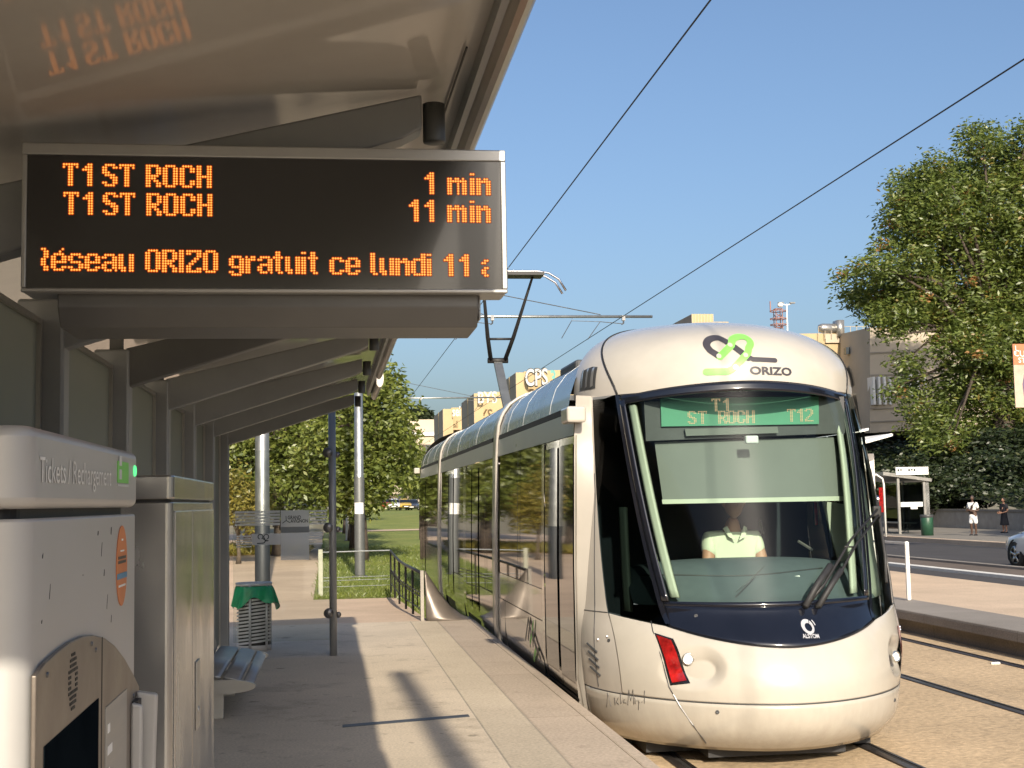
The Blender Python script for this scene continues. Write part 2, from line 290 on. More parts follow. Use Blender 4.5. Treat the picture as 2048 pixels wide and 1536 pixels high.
def decal(polys,bvh,name,matn,parent,lift=.004,d=(0,1,0),o=None,cut=.03):
    """2-D polygons (x,z) laid on a curved surface: cut small, dropped along d on to the surface, lifted a little"""
    bm=bmesh.new()
    for p in polys:
        try: bm.faces.new([bm.verts.new((x,0,z)) for x,z in p])
        except ValueError: pass
    bmesh.ops.triangulate(bm,faces=bm.faces)
    for _ in range(4):
        es=[e for e in bm.edges if e.calc_length()>cut]
        if not es: break
        bmesh.ops.subdivide_edges(bm,edges=es,cuts=1); bmesh.ops.triangulate(bm,faces=bm.faces)
    d=Vector(d)
    for v in bm.verts:
        st=Vector((v.co.x,0,v.co.z)); h=bvh.ray_cast(st,d)
        if h[0] is not None:
            n=h[1] if h[1].dot(d)<0 else -h[1]; v.co=h[0]+n*lift
    me=bpy.data.meshes.new(name); bm.to_mesh(me); bm.free(); me.materials.append(M[matn]); o=bpy.data.objects.new(name,me); COL.objects.link(o)
    if parent is not None: o.parent=parent; o.matrix_parent_inverse=Matrix.Translation(parent.location).inverted()
    return o
# ================================================================ THE SETTING
XC=3.11; HW=1.24; XT=3.15; XE=1.83; ZR=-.36
def sheet(name,m,x0,x1,y0,y1,z,thick=0):
    mb=MB()
    if thick: mb.box(x0,x1,y0,y1,z-thick,z)
    else: mb.add([(x0,y0,z),(x1,y0,z),(x1,y1,z),(x0,y1,z)],[(0,1,2,3)])
    return struct(mb.build(name,m))
sheet('ground','ground',-1500,1500,-800,2500,-.46)
sheet('track_bed','trackbed',1.72,7.80,-14,46,ZR,.05)
sheet('platform','platform',-4.2,1.0,-9,17.4,0,.44)
# studded warning strip: little ribs across it
mb=MB(); mb.box(1.0,1.35,-9,17.4,-.44,0)
for k in range(520):
    y=7.4+k*.0192
    mb.box(1.012,1.338,y,y+.009,-.001,.0012)
struct(mb.build('tactile_paving','tactile'))
mb=MB(); mb.box(1.35,1.74,-9,17.4,-.44,0); mb.box(1.74,XE,-9,17.4,-.13,0)
struct(mb.build('platform_edge','edge',bevel=.012))
# ramp down from the platform, then the path and the rising lawn
def slope(y): return 0 if y<17.4 else (-.3*(y-17.4)/8.6 if y<26 else -.3)
mb=MB(); mb.grid(lambda s,t:(-4.2+s*5.45,17.4+t*8.8,slope(17.4+t*8.8)-.001),4,12); struct(mb.build('ramp','path'))
mb=MB(); mb.grid(lambda s,t:(-14+s*13.68,26.2+t*54,-.302+t*.2),6,12); struct(mb.build('path','path'))
def lawnz(y): return -.3 if y<28 else -.3+.0062*(y-28)
mb=MB(); mb.grid(lambda s,t:(-.32+s*16,26.2+t*170,lawnz(26.2+t*170)-.005),10,60); struct(mb.build('lawn','lawn'))
mb=MB(); mb.grid(lambda s,t:(1.25+s*.6,17.42+t*8.8,-.31),2,8); struct(mb.build('lawn_strip','lawn'))
mb=MB(); mb.grid(lambda s,t:(-.3+s*15,74+t*4+s*2,lawnz(76)+.01),4,2); struct(mb.build('footpath','path'))
mb=MB(); mb.grid(lambda s,t:(-40+s*36,-30+t*56,-.33),4,4); struct(mb.build('side_lawn','lawn'))
mb=MB(); mb.grid(lambda s,t:(-9.5+s*4.6,-30+t*56,-.32),2,6); struct(mb.build('side_path','path'))
mb=MB(); mb.grid(lambda s,t:(-14+s*13.3,48+t*5,-.2),4,2); struct(mb.build('dry_grass_bed','dry'))
# far platform, road, pavement
mb=MB(); mb.box(7.62,8.5,-14,26,-.17,-.05); mb.box(7.74,8.5,-14,26,-.44,-.17); struct(mb.build('far_platform_kerb','kerb',bevel=.015))
mb=MB(); mb.box(7.612,7.62,-14,26,-.172,-.072); struct(mb.build('far_platform_kerb_face','kerb_face'))
sheet('far_platform','farplat',8.5,11.3,-14,30,-.054,.39)
sheet('cycle_lane','asphalt',11.3,13.5,-40,160,-.24,.2)
mb=MB(); mb.box(13.5,13.72,-40,160,-.44,-.17); struct(mb.build('kerb_line','white_paint',bevel=.01))
sheet('median','asphalt_warm',13.72,15.4,-40,160,-.25,.2)
mb=MB(); mb.box(15.4,15.6,-40,160,-.44,-.19); struct(mb.build('median_kerb','kerb',bevel=.01))
sheet('road','asphalt',15.6,22.2,-40,220,-.33,.1)
mb=MB(); mb.box(22.2,22.5,-40,220,-.44,-.17); struct(mb.build('road_kerb','farplat',bevel=.02))
sheet('pavement','pavement',22.5,31,-40,220,-.19,.2)
def bankz(x,y): return .75+max(0,x-30.3)*.30+.25*math.sin(x*.9+y*.4)+.2*math.sin(y*.23)
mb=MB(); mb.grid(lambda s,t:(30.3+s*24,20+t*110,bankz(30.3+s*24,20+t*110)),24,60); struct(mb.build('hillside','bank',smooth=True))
# rails: head, groove and guard lip each, sunk flush into the bed
for i,(x,lab) in enumerate(((XT-.75,'grooved steel rail nearest the platform edge, under the tram'),(XT+.75,'grooved steel rail coming out from under the right side of the tram nose'),(6.51-.75,'left rail of the empty second track'),(6.51+.75,'rail of the second track closest to the far platform kerb'))):
    t=thing('tram_rail',lab,'rail',(x,0,ZR),'grooved rails set in the sandy track bed')
    mb=MB(); mb.box(x-.035,x+.03,-14,70,ZR-.05,ZR+.012); mb.build('rail_head','rail_steel',t,bevel=.006)
    mb=MB(); mb.box(x+.03,x+.07,-14,70,ZR-.05,ZR+.003); mb.build('groove','rail_groove',t)
    mb=MB(); mb.box(x+.07,x+.095,-14,70,ZR-.05,ZR+.009); mb.build('guard_lip','rail_steel',t)
# drain strip in the platform
a=onz(685,1452,.003); b=onz(938,1431,.003)
mb=MB(); mb.obox((a.x,a.y-.045,-.05),(b.x-a.x,b.y-a.y,0),(0,.10,0),(0,0,.054)); 
tag(mb.build('drain_channel','dark_grey'),'dark slotted drain strip set across the platform paving','drain')
# ================================================================ STREET POLES, WIRES
def mast(name,lab,x,y,z0,h,r,two=None,group=None):
    t=thing(name,lab,'mast',(x,y,z0),group)
    mb=MB(); mb.lathe([(r*1.04,0),(r,.4),(r*.82,h),(0,h)],(x,y,z0),24); mb.build('pole','pole_grey',t,True)
    mb=MB(); mb.lathe([(0,0),(r*1.6,0),(r*1.6,.03),(r*1.06,.05)],(x,y,z0),24); mb.build('base_plate','steel_dark',t)
    return t
pa=onz(525,1171,-.3); t=thing('lamp_mast','thick grey mast with a dark blue foot seen through the shelter glass','mast',pa)
mb=MB(); mb.lathe([(.168,1.35),(.165,1.5),(.14,9.2),(.02,9.25)],pa,28); mb.build('pole','pole_grey',t,True)
mb=MB(); mb.lathe([(.17,0),(.17,1.35),(.164,1.36)],pa,28); mb.build('painted_foot','pole_dark',t,True)
mb=MB(); mb.tube([pa+Vector((0,0,9.1)),pa+Vector((-.4,0,9.4)),pa+Vector((-1.4,0,9.5))],.05); mb.build('lamp_arm','pole_grey',t,True)
mb=MB(); mb.lathe([(0,-.02),(.2,0),(.22,.06),(.1,.14),(0,.15)],pa+Vector((-1.5,0,9.45)),16); mb.build('lamp_head','steel_dark',t,True)
def arm(t,y,z,x0,x1,wires):
    mb=MB(); mb.tube([(x0,y,z),(x1,y,z)],.036,10); mb.build('arm','pole_grey',t,True)
    mb=MB(); mb.tube([(x0,y,z+1.25),(x0+(x1-x0)*.42,y,z+.05)],.012,6); mb.tube([(x0,y,z+1.25),(x0+(x1-x0)*.82,y,z+.05)],.012,6); mb.build('stay','steel_dark',t)
    for wx in wires:
        mb=MB(); mb.tube([(wx+.95,y,z),(wx+.95,y,z-.17),(wx+.9,y,z-.20)],.022,6); mb.tube([(wx+.9,y,z-.18),(wx+.35,y,z-.13),(wx+.02,y,z-.58)],.011,6); mb.tube([(wx-.35,y,z),(wx-.4,y-.1,z-.12),(wx+.35,y,z-.13)],.008,5); mb.tube([(wx-.4,y-.1,z-.12),(wx-.75,y-.6,z-.62)],.010,5)
        mb.box(wx+.91,wx+.99,y-.04,y+.04,z-.1,z+.03); mb.build('wire_hanger','steel_dark',t)
px,py,pz=.72,33.2,lawnz(33)
t=mast('catenary_mast','grey catenary mast with a pale notice stuck on it, standing in the lawn',px,py,pz,7.9,.115)
mb=MB(); mb.lathe([(.125,0),(.125,2.4),(.117,2.42)],(px,py,pz),24); mb.build('foot_sleeve','foot_grey',t,True)
mb=MB(); mb.grid(lambda s,q:(px+.13*math.sin(-1.1+1.9*s),py-.13*math.cos(-1.1+1.9*s),pz+1.53+.27*q),6,1); mb.build('notice','letter_white',t)
arm(t,33.2,6.1,px,8.15,(XC,6.45))
t=mast('catenary_mast','distant catenary mast largely hidden by the linden crowns, holding the lower arm',.8,60,lawnz(60),8.2,.11)
arm(t,60,6.15,.8,7.7,(XC,6.45))
t=mast('catenary_mast','catenary mast throwing the streak of shadow on the platform',1.02,-2.6,0,7.3,.11)
for wx,lab in ((XC-.02,'black contact wire running over the tram roof to the pantograph'),(6.45,'black contact wire over the empty second track')):
    mb=MB(); ys=[-30,-2.6,33.2,60,95,130]
    for a,b in zip(ys,ys[1:]): mb.tube([(wx,a+(b-a)*k/8,5.52+.0*k) for k in range(9)],.0085,6)
    tag(mb.build('contact_wire','black',None),lab,'wire','tram contact wires')
# ================================================================ THE SHELTER
SY0=3.55; SP=1.65; NF=7; XCOL=-.97
def ceilz(x): return 2.565+.15*x
sh=thing('tram_shelter','long grey metal tram shelter with tapered beams and a glossy sloping canopy','shelter',(-.5,7,0))
mb=MB(); mb.add([(-1.6,-.3,ceilz(-1.6)),(.40,-.3,ceilz(.40)),(.40,13.5,ceilz(.40)),(-1.6,13.5,ceilz(-1.6))],[(0,1,2,3)])
ce=mb.build('ceiling_panel','ceiling',sh)
mb=MB(); mb.add([(x,y,ceilz(x)+.07) for y in (-.3,13.5) for x in (-1.6,.43)],[(0,2,3,1)]); mb.box(-1.62,-1.6,-.3,13.5,ceilz(-1.6)-.0,ceilz(-1.6)+.07); mb.build('roof_sheet','roof_top',sh)
mb=MB()
for y in (1.0,4.75,8.5,12.25): mb.box(-1.6,.465,y-.006,y+.006,ceilz(.47)-.02,ceilz(.47)-.001) if False else mb.add([(-1.6,y-.005,ceilz(-1.6)-.002),(.395,y-.005,ceilz(.395)-.002),(.395,y+.005,ceilz(.395)-.002),(-1.6,y+.005,ceilz(-1.6)-.002)],[(0,1,2,3)])
mb.build('panel_joint','black',sh)
lens=lambda cx,cz,rx,rz,n=16:[(cx+rx*math.cos(2*math.pi*k/n),cz+rz*math.sin(2*math.pi*k/n)) for k in range(n)]
for y0,y1,dx,dz in ((-.3,4.74,0,0),(4.77,8.48,.012,-.012),(8.51,11.4,0,0),(12.0,13.52,.03,-.015)):
    mb=MB(); mb.prism([(x,y0,z) for x,z in lens(.42+dx,2.625+dz,.036,.08)],(0,y1-y0,0)); f=mb.build('fascia','fascia',sh,fixn=True)
mb=MB(); mb.box(.375,.40,-.3,13.5,2.575,2.622); mb.build('gutter','shelter',sh)
mb=MB(); mb.tube([(.382,4.76,2.57),(.40,4.72,2.54),(.40,4.7,2.57)],.006,6); mb.tube([(.33,3.9,2.605),(.34,3.2,2.607)],.003,5); mb.build('cable','black',sh)
def beam_poly(y,tip=.25):
    lo=[(XCOL-.02,2.09),(tip-.05,2.462),(tip,2.49)]; up=[(tip,2.582),(XCOL-.02,2.285)]
    return [(x,y,z) for x,z in lo+up]
for i in range(NF):
    y=SY0+SP*i
    mb=MB(); mb.box(XCOL-.17,XCOL,y-.06,y+.06,0,2.28); mb.build('column','shelter',sh,bevel=.012)
    mb=MB(); mb.prism(beam_poly(y-.045),(0,.09,0)); mb.build('beam','shelter_dark' if i==2 else 'shelter',sh,bevel=.006,fixn=True)
    mb=MB(); mb.box(XCOL-.10,XCOL-.04,y-.03,y+.03,2.28,ceilz(XCOL-.1)); mb.build('strut','shelter_dark',sh)
    mb=MB(); mb.lathe([(0,0),(.029,0),(.03,.004),(.03,.105),(0,.105)],(.285,y-.0,2.462),18); mb.build('spotlight','foot_grey',sh,True)
# back wall of frosted glass
for i in range(NF-1):
    y=SY0+SP*i
    mb=MB(); mb.box(XCOL-.10,XCOL-.09,y+.10,y+SP-.10,.18,2.18); mb.build('back_pane','back_glass',sh)
    mb=MB()
    for q in (y+.07,y+SP-.10): mb.box(XCOL-.115,XCOL-.075,q,q+.03,.1,2.2)
    mb.box(XCOL-.115,XCOL-.075,y+.10,y+SP-.10,2.18,2.2); mb.build('pane_frame','steel',sh)
mb=MB(); mb.box(XCOL-.12,XCOL-.08,.2,SY0-.1,.15,2.2); mb.build('back_panel','cabinet',sh)
# end frame: slim post with glass clamps, glass pane with stripes and notices
pp=onz(667,1311,0); PX,PY=pp.x,pp.y
mb=MB(); mb.tube([(PX,PY,0),(PX,PY,2.44)],.037,20); post=mb.build('end_post','shelter',sh,True)
for zz in (2.02,1.27,.42):
    mb=MB(); mb.lathe([(0,-.02),(.045,-.02),(.05,-.01),(.05,.012),(.03,.02),(0,.02)],(PX-.045,PY-.03,zz),18,'y')
    mb.tube([(PX-.045,PY-.01,zz),(PX+.05,PY+.01,zz-.02)],.008,6); mb.lathe([(0,0),(.03,0),(.03,.02),(0,.02)],(PX+.05,PY+.0,zz-.02),14,'y')
    k=mb.build('glass_clamp','steel_dark',None,True); k.parent=post
GX0=XCOL+.02; GX1=PX-.02; GY=PY-.02
mb=MB(); mb.box(GX0,GX1,GY,GY+.010,.16,2.05); gp=mb.build('end_pane','pane',sh)
def gpt(px,py): return ony(px,py,GY)
def grect(mb,x0,y0,x1,y1,dy=.004):
    a=gpt(x0,y0);b=gpt(x1,y1); mb.box(a.x,b.x,GY-dy-.002,GY-dy,min(a.z,b.z),max(a.z,b.z))
mb=MB()
for k in range(5): grect(mb,470,1022.5+k*6.2,560 ,1025.5+k*6.2); grect(mb,619,1020.5+k*6.2,654,1023.5+k*6.2)
for k in range(5): grect(mb,472,1071.5+k*5.2,502,1073.8+k*5.2); grect(mb,562,1064.5+k*5.4,645,1067.0+k*5.4)
o=mb.build('glass_stripes','frost',None); o.parent=gp
mb=MB(); grect(mb,561.5,1021,618.5,1054,.008); grect(mb,561.5,1066,618.5,1119,.003); o=mb.build('notice_sheet','frost',None); o.parent=gp
mb=MB(); grect(mb,561.5,1054,618.5,1064.5,.008); o=mb.build('notice_band','frost_dark',None); o.parent=gp
mb=MB(); grect(mb,503,1068,561.4,1089,.006); o=mb.build('logo_band','frost',None); o.parent=gp
mb=MB(); yd=(0,0,1); xd=(1,0,0.0)
a=gpt(575.5,1038.5); b=gpt(602,1030); text_on(mb,'GRAND',(a.x,GY-.0115,a.z),xd,yd,1,width=(b.x-a.x),offset=.02,height=.036)
a=gpt(581,1045.5); b=gpt(616,1030); text_on(mb,'AVIGNON',(a.x,GY-.0115,a.z),xd,yd,1,width=(b.x-a.x),offset=.02,height=.034)
for q in ([(572,1032),(572.5,1041)],[(572.5,1041),(565,1046.5)],[(572.5,1041),(580,1045.5)]):
    (ax,ay),(bx,by)=q; A=gpt(ax,ay);B=gpt(bx,by); mb.prism([(x,GY-.0115,z) for x,z in stroke([(A.x,A.z),(B.x,B.z)],.007,cap=False)[0]],(0,-.001,0))
for c,(a0,a1) in (((521,1073.5),(-60,250)),((532.5,1073.5),(-70,240))):
    C=gpt(*c)
    for pl in stroke(arc(C.x,C.z,.024,a0,a1),.010,cap=False): mb.prism([(x,GY-.0095,z) for x,z in pl],(0,-.001,0))
for q in ([(533,1079),(528,1086),(514,1087)],[(526,1077),(533,1082),(537,1081)]):
    P=[gpt(*c) for c in q]
    for pl in stroke([(p.x,p.z) for p in P],.011,cap=False): mb.prism([(x,GY-.0098,z) for x,z in pl],(0,-.001,0))
o=mb.build('lettering','text_dark',None); o.parent=gp
# ================================================================ INFORMATION DISPLAY
DY=3.4
def sp(px,py): return ony(px,py,DY)
tl,tr,br_,bl=sp(40,281),sp(1016,304),sp(1010,588),sp(46,582)
x0,x1=(tl.x+bl.x)/2,(tr.x+br_.x)/2; zt_,zb_=(tl.z+tr.z)/2,(bl.z+br_.z)/2
ds=thing('information_display','wide black LED passenger information display with amber text hanging under the canopy','display',((x0+x1)/2,DY,zb_))
mb=MB(); mb.box(x0,x1,DY+.012,DY+.13,zb_,zt_); mb.build('casing','casing',ds,bevel=.008)
mb=MB(); fr=.013
mb.box(x0,x1,DY-.002,DY+.012,zt_-.030,zt_); mb.box(x0,x1,DY-.002,DY+.012,zb_,zb_+.010); mb.box(x0,x0+.012,DY-.002,DY+.012,zb_+.010,zt_-.030); mb.box(x1-.014,x1,DY-.002,DY+.012,zb_+.010,zt_-.030)
mb.build('bezel','casing',ds,bevel=.003)
mb=MB(); mb.box(x0+.012,x1-.014,DY+.003,DY+.0119,zb_+.010,zt_-.030); mb.build('screen','led_screen',ds)
mb=MB(); mb.prism([(.385-.0,y,z) for y,z in ((3.47,2.2),(3.435,2.16),(3.435,2.0),(3.47,1.952),(3.70,1.952),(3.74,1.98),(3.74,2.2))],(-1.05,0,0)); mb.build('support_arm','shelter_dark',ds,bevel=.004,fixn=True)
mb=MB(); mb.box(.386,.392,3.45,3.73,1.97,2.19); mb.build('arm_cap','casing',ds,bevel=.003)
G={'T':"######/#.##.#/..##../..##../..##../..##../..##../..##../..##..",'1':"..##/.###/####/..##/..##/..##/..##/..##/..##",
'S':".####./##..##/##..../###.../.####./...###/....##/##..##/.####.",'R':"#####./##..##/##..##/##..##/#####./####../##.##./##..##/##..##",
'O':".####./"+"##..##/"*7+".####.",'C':".####./##..##/##..##/"+"##..../"*3+"##..##/##..##/.####.",'H':"##..##/"*4+"######/"+"##..##/"*3+"##..##",
'I':"##/"*8+"##",'Z':"######/##..##/....##/...##./..##../.##.../##..../##..##/######",
'e':"/.####./##..##/##..##/######/##..../##..##/.####.",'é':"....#./...#../.####./##..##/##..##/######/##..../##..##/.####.",
's':"//.####./##..##/##..../.####./....##/##..##/.####.",'a':"//.####./##..##/....##/.#####/##..##/##..##/.###.#",'u':"//##..##/##..##/##..##/##..##/##..##/###.##/.##.##",
'g':"//.####./##..##/##..##/##..##/.#####/....##/##..##/.####.",'r':"//#.##/####/##../##../##../##../##..",'t':".##./.##./####/.##./.##./.##./.##./.##./..##",
'i':"##/../##/##/##/##/##/##/##",'c':"//.####./##..##/##..../##..../##..../##..##/.####.",'l':"##./##./##./##./##./##./##./##./.##",'n':"//##.##./######/##..##/##..##/##..##/##..##/##..##",
'd':"....##/....##/.#####/##..##/##..##/##..##/##..##/##..##/.#####",'m':"//##.##.#./########/##..#.##/##..#.##/##..#.##/##..#.##/##..#.##",'p':"##./.##/.##/.##/##./##./##./.##/.##",'q':"//.##/##./.../.##/##./##./.##"}
G['e']='/'+G['e']
PIT=abs(sp(500,400).z-sp(500,405).z)
def led_word(chars,ytop_l,ytop_r,xa=127,xb=978):
    glow,ring,core=MB(),MB(),MB()
    for ch,pxx in chars:
        o=sp(pxx,ytop_l+(ytop_r-ytop_l)*(pxx-xa)/(xb-xa))
        for r,row in enumerate(G[ch].split('/')):
            for c,q in enumerate(row):
                if q!='#': continue
                cx,cz=o.x+c*PIT*.99,o.z-r*PIT
                for mb,rad,n,dy in ((glow,.80,8,.0006),(ring,.46,10,.0012),(core,.27,8,.0018)):  # widest discs: glow scattered round each dot, put in as dim emission
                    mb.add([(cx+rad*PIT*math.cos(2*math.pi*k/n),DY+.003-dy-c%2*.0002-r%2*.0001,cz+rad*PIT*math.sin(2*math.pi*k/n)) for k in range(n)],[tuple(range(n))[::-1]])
    a=ring.build('led_word','led',ds)
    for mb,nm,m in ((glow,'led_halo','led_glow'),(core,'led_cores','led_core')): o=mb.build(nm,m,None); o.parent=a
def led_line(chars,*k,gap=41):
    w_=[chars[0]]
    for p_,c_ in zip(chars,chars[1:]):
        if c_[1]-p_[1]>gap: led_word(w_,*k); w_=[]
        w_.append(c_)
    led_word(w_,*k)
st=[('T',127.7),('1',166.5),('S',206.5),('T',240.5),('R',293.7),('O',327.5),('C',361.4),('H',395.3)]
led_line(st,328,333.5+0,127,420); led_line([(c,x+1.2) for c,x in st],385.5,390,127,420)
mn=[('m',896.5),('i',941.8),('n',954.4)]
led_line([('1',851)]+mn,346.5,349,851,978); led_line([('1',820),('1',851)]+mn,401,404,820,978)
led_line([('p',84),('é',104),('s',138),('e',171.5),('a',205.5),('u',239),('O',292.5),('R',326),('I',360),('Z',374.5),('O',408),('g',460),('r',493),('a',517),('t',548),('u',572.5),('i',604.5),('t',618),('c',661),('e',693),('l',742.8),('u',761),('n',792.5),('d',824),('i',855.5),('1',889.5),('1',920.5),('q',965)],497.5,511.5,84,978)
# ================================================================ TICKET MACHINE
TX=-.468; TY0,TY1=onx(58,1000,-.468).y,onx(275,1000,-.468).y; TZ=1.635
tm=thing('ticket_machine','grey ticket machine with a brushed steel arch plate and an oval orange sticker','ticket machine',(TX-.35,2.6,0))
def rbox(mb,x0,x1,y0,y1,z0,z1,r=.045,n=5):
    pts=[]
    for cx,cy,a0 in ((x1-r,y1-r,0),(x0+r,y1-r,90),(x0+r,y0+r,180),(x1-r,y0+r,270)): pts+=[(cx+r*math.cos(R(a0+90*k/n)),cy+r*math.sin(R(a0+90*k/n)),z0) for k in range(n+1)]
    return mb.prism(pts,(0,0,z1-z0))
mb=MB(); rbox(mb,TX-.72,TX,TY0,TY1,0.0,1.486); mb.build('body','machine',tm,bevel=.005,fixn=True,auto=True)
mb=MB(); rbox(mb,TX-.70,TX-.03,TY0+.03,TY1-.02,1.486,1.502); mb.build('gap','black',tm)
mb=MB(); rbox(mb,TX-.72,TX+.003,TY0-.004,TY1,1.502,TZ,.05); cap=mb.build('top_cap','machine',tm,bevel=.018,seg=4,fixn=True,auto=True)
def fx(px,py): return onx(px,py,TX+.004)
def fface(mb,pts,dx,th=.003): return mb.prism([(TX+dx,p.y,p.z) for p in pts],(th,0,0))
# arch plate
pl=[fx(66,1560),fx(66,1352),fx(85,1326),fx(110,1304),fx(135,1285),fx(160,1273),fx(182,1270),fx(205,1276),fx(225,1291),fx(245,1317),fx(262,1347),fx(274,1372)]
yb=pl[-1].y
mb=MB(); P=[(TX+.001,p.y,max(p.z,.5)) for p in pl]; P[0]=(TX+.001,pl[1].y,.5); P.append((TX+.001,yb,.5)); mb.prism(P,(.008,0,0)); plate=mb.build('arch_plate','plate',tm,bevel=.002,fixn=True)
s0=fx(81,1494);s1=fx(191,1398)
mb=MB(); mb.prism([(TX+.009,s0.y,s0.z),(TX+.009,s1.y,s0.z+.005),(TX+.009,s1.y,.55),(TX+.009,s0.y,.55)],(.0015,0,0)); o=mb.build('screen','screen',None); o.parent=plate
mb=MB(); sx=fx(198,1400); mb.box(TX+.009,TX+.0102,sx.y-.002,sx.y+.002,.5,fx(198,1275).z); o=mb.build('plate_seam','black',None); o.parent=plate
mb=MB(); c=fx(140,1362)
for r in range(-5,6):
    for cc in range(-3,4):
        if (r/5.6)**2+(cc/3.4)**2<1 and not (abs(r)<2 and abs(cc)<2): mb.box(TX+.009,TX+.0104,c.y+cc*.0125-.0042,c.y+cc*.0125+.0042,c.z+r*.0095-.0026,c.z+r*.0095+.0026)
o=mb.build('speaker_grille','black',None); o.parent=plate
mb=MB(); a=fx(205,1416);b=fx(248,1376); mb.box(TX+.009,TX+.0105,a.y,b.y,.9,a.z+.0); o=mb.build('instruction_plate','brushed',None); o.parent=plate
mb=MB(); a=fx(207,1440)
for q in range(4): mb.box(TX+.0105,TX+.0112,a.y+.012,a.y+.012+.03*(1+q%2),a.z-.03-.045*q,a.z-.012-.045*q)
o=mb.build('pictograms','letter_white',None); o.parent=plate
for px,py in ((88,1350),(178,1288),(262,1392),(186,1300)):
    q=fx(px,py); mb=MB(); mb.lathe([(0,.0115),(.004,.0115),(.0055,.009)],(TX,q.y,q.z),10,'x'); o=mb.build('screw','steel_dark',None,True); o.parent=plate
# coin handle
mb=MB(); h=fx(262,1440); hy=TY1-.16
mb.prism([(TX+.009,hy,h.z+.045),(TX+.035,hy,h.z+.038),(TX+.033,hy,h.z-.25),(TX+.009,hy,h.z-.30)],(0,.022,0)); mb.prism([(TX+.009,hy+.085,h.z+.06),(TX+.058,hy+.085,h.z+.052),(TX+.05,hy+.085,h.z-.24),(TX+.009,hy+.085,h.z-.30)],(0,.025,0)); mb.build('hand_guard','machine',tm,bevel=.006,fixn=True)
mb=MB(); mb.box(TX+.009,TX+.022,hy+.022,hy+.085,h.z-.3,h.z+.045); mb.build('slot','black',tm)
# lettering, logo, light, sticker
mb=MB(); a=fx(79,964);b=fx(222,966); text_on(mb,'Tickets / Rechargement',(TX+.0045,a.y,a.z-.0),(0,1,(b.z-a.z)/(b.y-a.y)*.35),(0,0,1),1,width=(b.y-a.y),height=.042); mb.build('lettering','letter_white',tm)
mb=MB(); a=fx(235,976);b=fx(257,926); mb.box(TX+.0033,TX+.0045,a.y,b.y,a.z+.012,b.z+.0); mb.build('logo_square','green_logo',tm)
mb=MB(); mb.box(TX+.0033,TX+.0045,a.y,b.y,a.z+.004,a.z+.009); 
for r in range(2): mb.box(TX+.0045,TX+.0052,a.y+.02,a.y+.055,a.z+.02+.03*r,a.z+.042+.03*r)
mb.build('logo_strip','pale_plastic',tm)
mb=MB(); c=fx(270,942); mb.lathe([(0,.006),(.012,.004),(.014,0)],(TX+.003,c.y-.005,c.z),14,'x'); mb.build('status_light','status_green',tm)
c=fx(246,1131); top=fx(246,1051); rz=top.z-c.z; ry=.078
mb=MB(); mb.prism([(TX+.0005,c.y+ry*math.cos(2*math.pi*k/28),c.z+rz*math.sin(2*math.pi*k/28)) for k in range(28)],(.0015,0,0)); st_=mb.build('sticker','orange',tm)
mb=MB(); mb.box(TX+.002,TX+.0028,c.y-ry*.93,c.y+ry*.93,c.z-rz*.32,c.z-rz*.18); o=mb.build('sticker_band','blue',None); o.parent=st_
mb=MB()
for zz,wd,hh in ((.62,.2,.05),(.35,.5,.04),(-.52,.9,.05)): mb.box(TX+.002,TX+.0028,c.y-ry*wd*.7,c.y+ry*wd*.7,c.z+rz*zz,c.z+rz*(zz+hh))
o=mb.build('sticker_marks','letter_white',None); o.parent=st_
mb=MB()
for zz in (.06,.17): mb.box(TX+.002,TX+.0028,c.y-ry*.72,c.y+ry*.72,c.z+rz*zz,c.z+rz*(zz+.07))
o=mb.build('sticker_print','black_paint',None); o.parent=st_
mb=MB()
rs=random.Random(3)
for (px,py,sx,sy) in ((200,1066,.008,.007),(226,1060,.007,.011),(90,1112,.004,.006),(104,1187,.002,.016),(212,1147,.006,.010),(88,1243,.005,.004),(207,1100,.002,.02),(218,1203,.002,.018),(150,1020,.004,.003),(226,1238,.0025,.012),(170,1150,.003,.002)):
    q=fx(px,py); mb.prism([(TX+.0002,q.y+sx*math.cos(k)*rs.uniform(.5,1)+sy*.25*math.sin(k),q.z+sy*math.sin(k)*rs.uniform(.5,1)) for k in np.linspace(0,5.6,8)],(.0006,0,0))
mb.build('scuff_mark','dark_grey',tm)
# cabinet beside it
KX=-.44; KY0,KY1=onx(345,1100,-.44).y,onx(426,1100,-.44).y; KZ=1.592
cb=thing('metal_cabinet','tall shiny metal cabinet standing right behind the ticket machine','cabinet',(KX-.3,4.3,0))
mb=MB(); rbox(mb,KX-.5,KX,KY0,KY1,0,1.515,.02); mb.build('body','cabinet',cb,bevel=.003,fixn=True)
mb=MB(); rbox(mb,KX-.49,KX-.008,KY0+.008,KY1-.01,1.515,1.523); mb.build('gap','black',cb)
mb=MB(); rbox(mb,KX-.5,KX+.004,KY0-.004,KY1+.002,1.523,KZ,.02); mb.build('top_cap','cabinet',cb,bevel=.006,fixn=True)
mb=MB(); mb.box(KX-.001,KX+.006,KY0+.03,KY0+.50,.12,1.49); mb.box(KX-.001,KX+.006,KY0+.515,KY1-.03,.12,1.49); mb.build('door','cabinet',cb,bevel=.004)
mb=MB(); mb.box(KX+.006,KX+.011,KY0+.60,KY0+.72,.78,1.0); mb.lathe([(0,.008),(.012,.007),(.014,0)],(KX+.008,KY0+.66,.84),12,'x'); mb.build('lock_plate','steel',cb,bevel=.003)
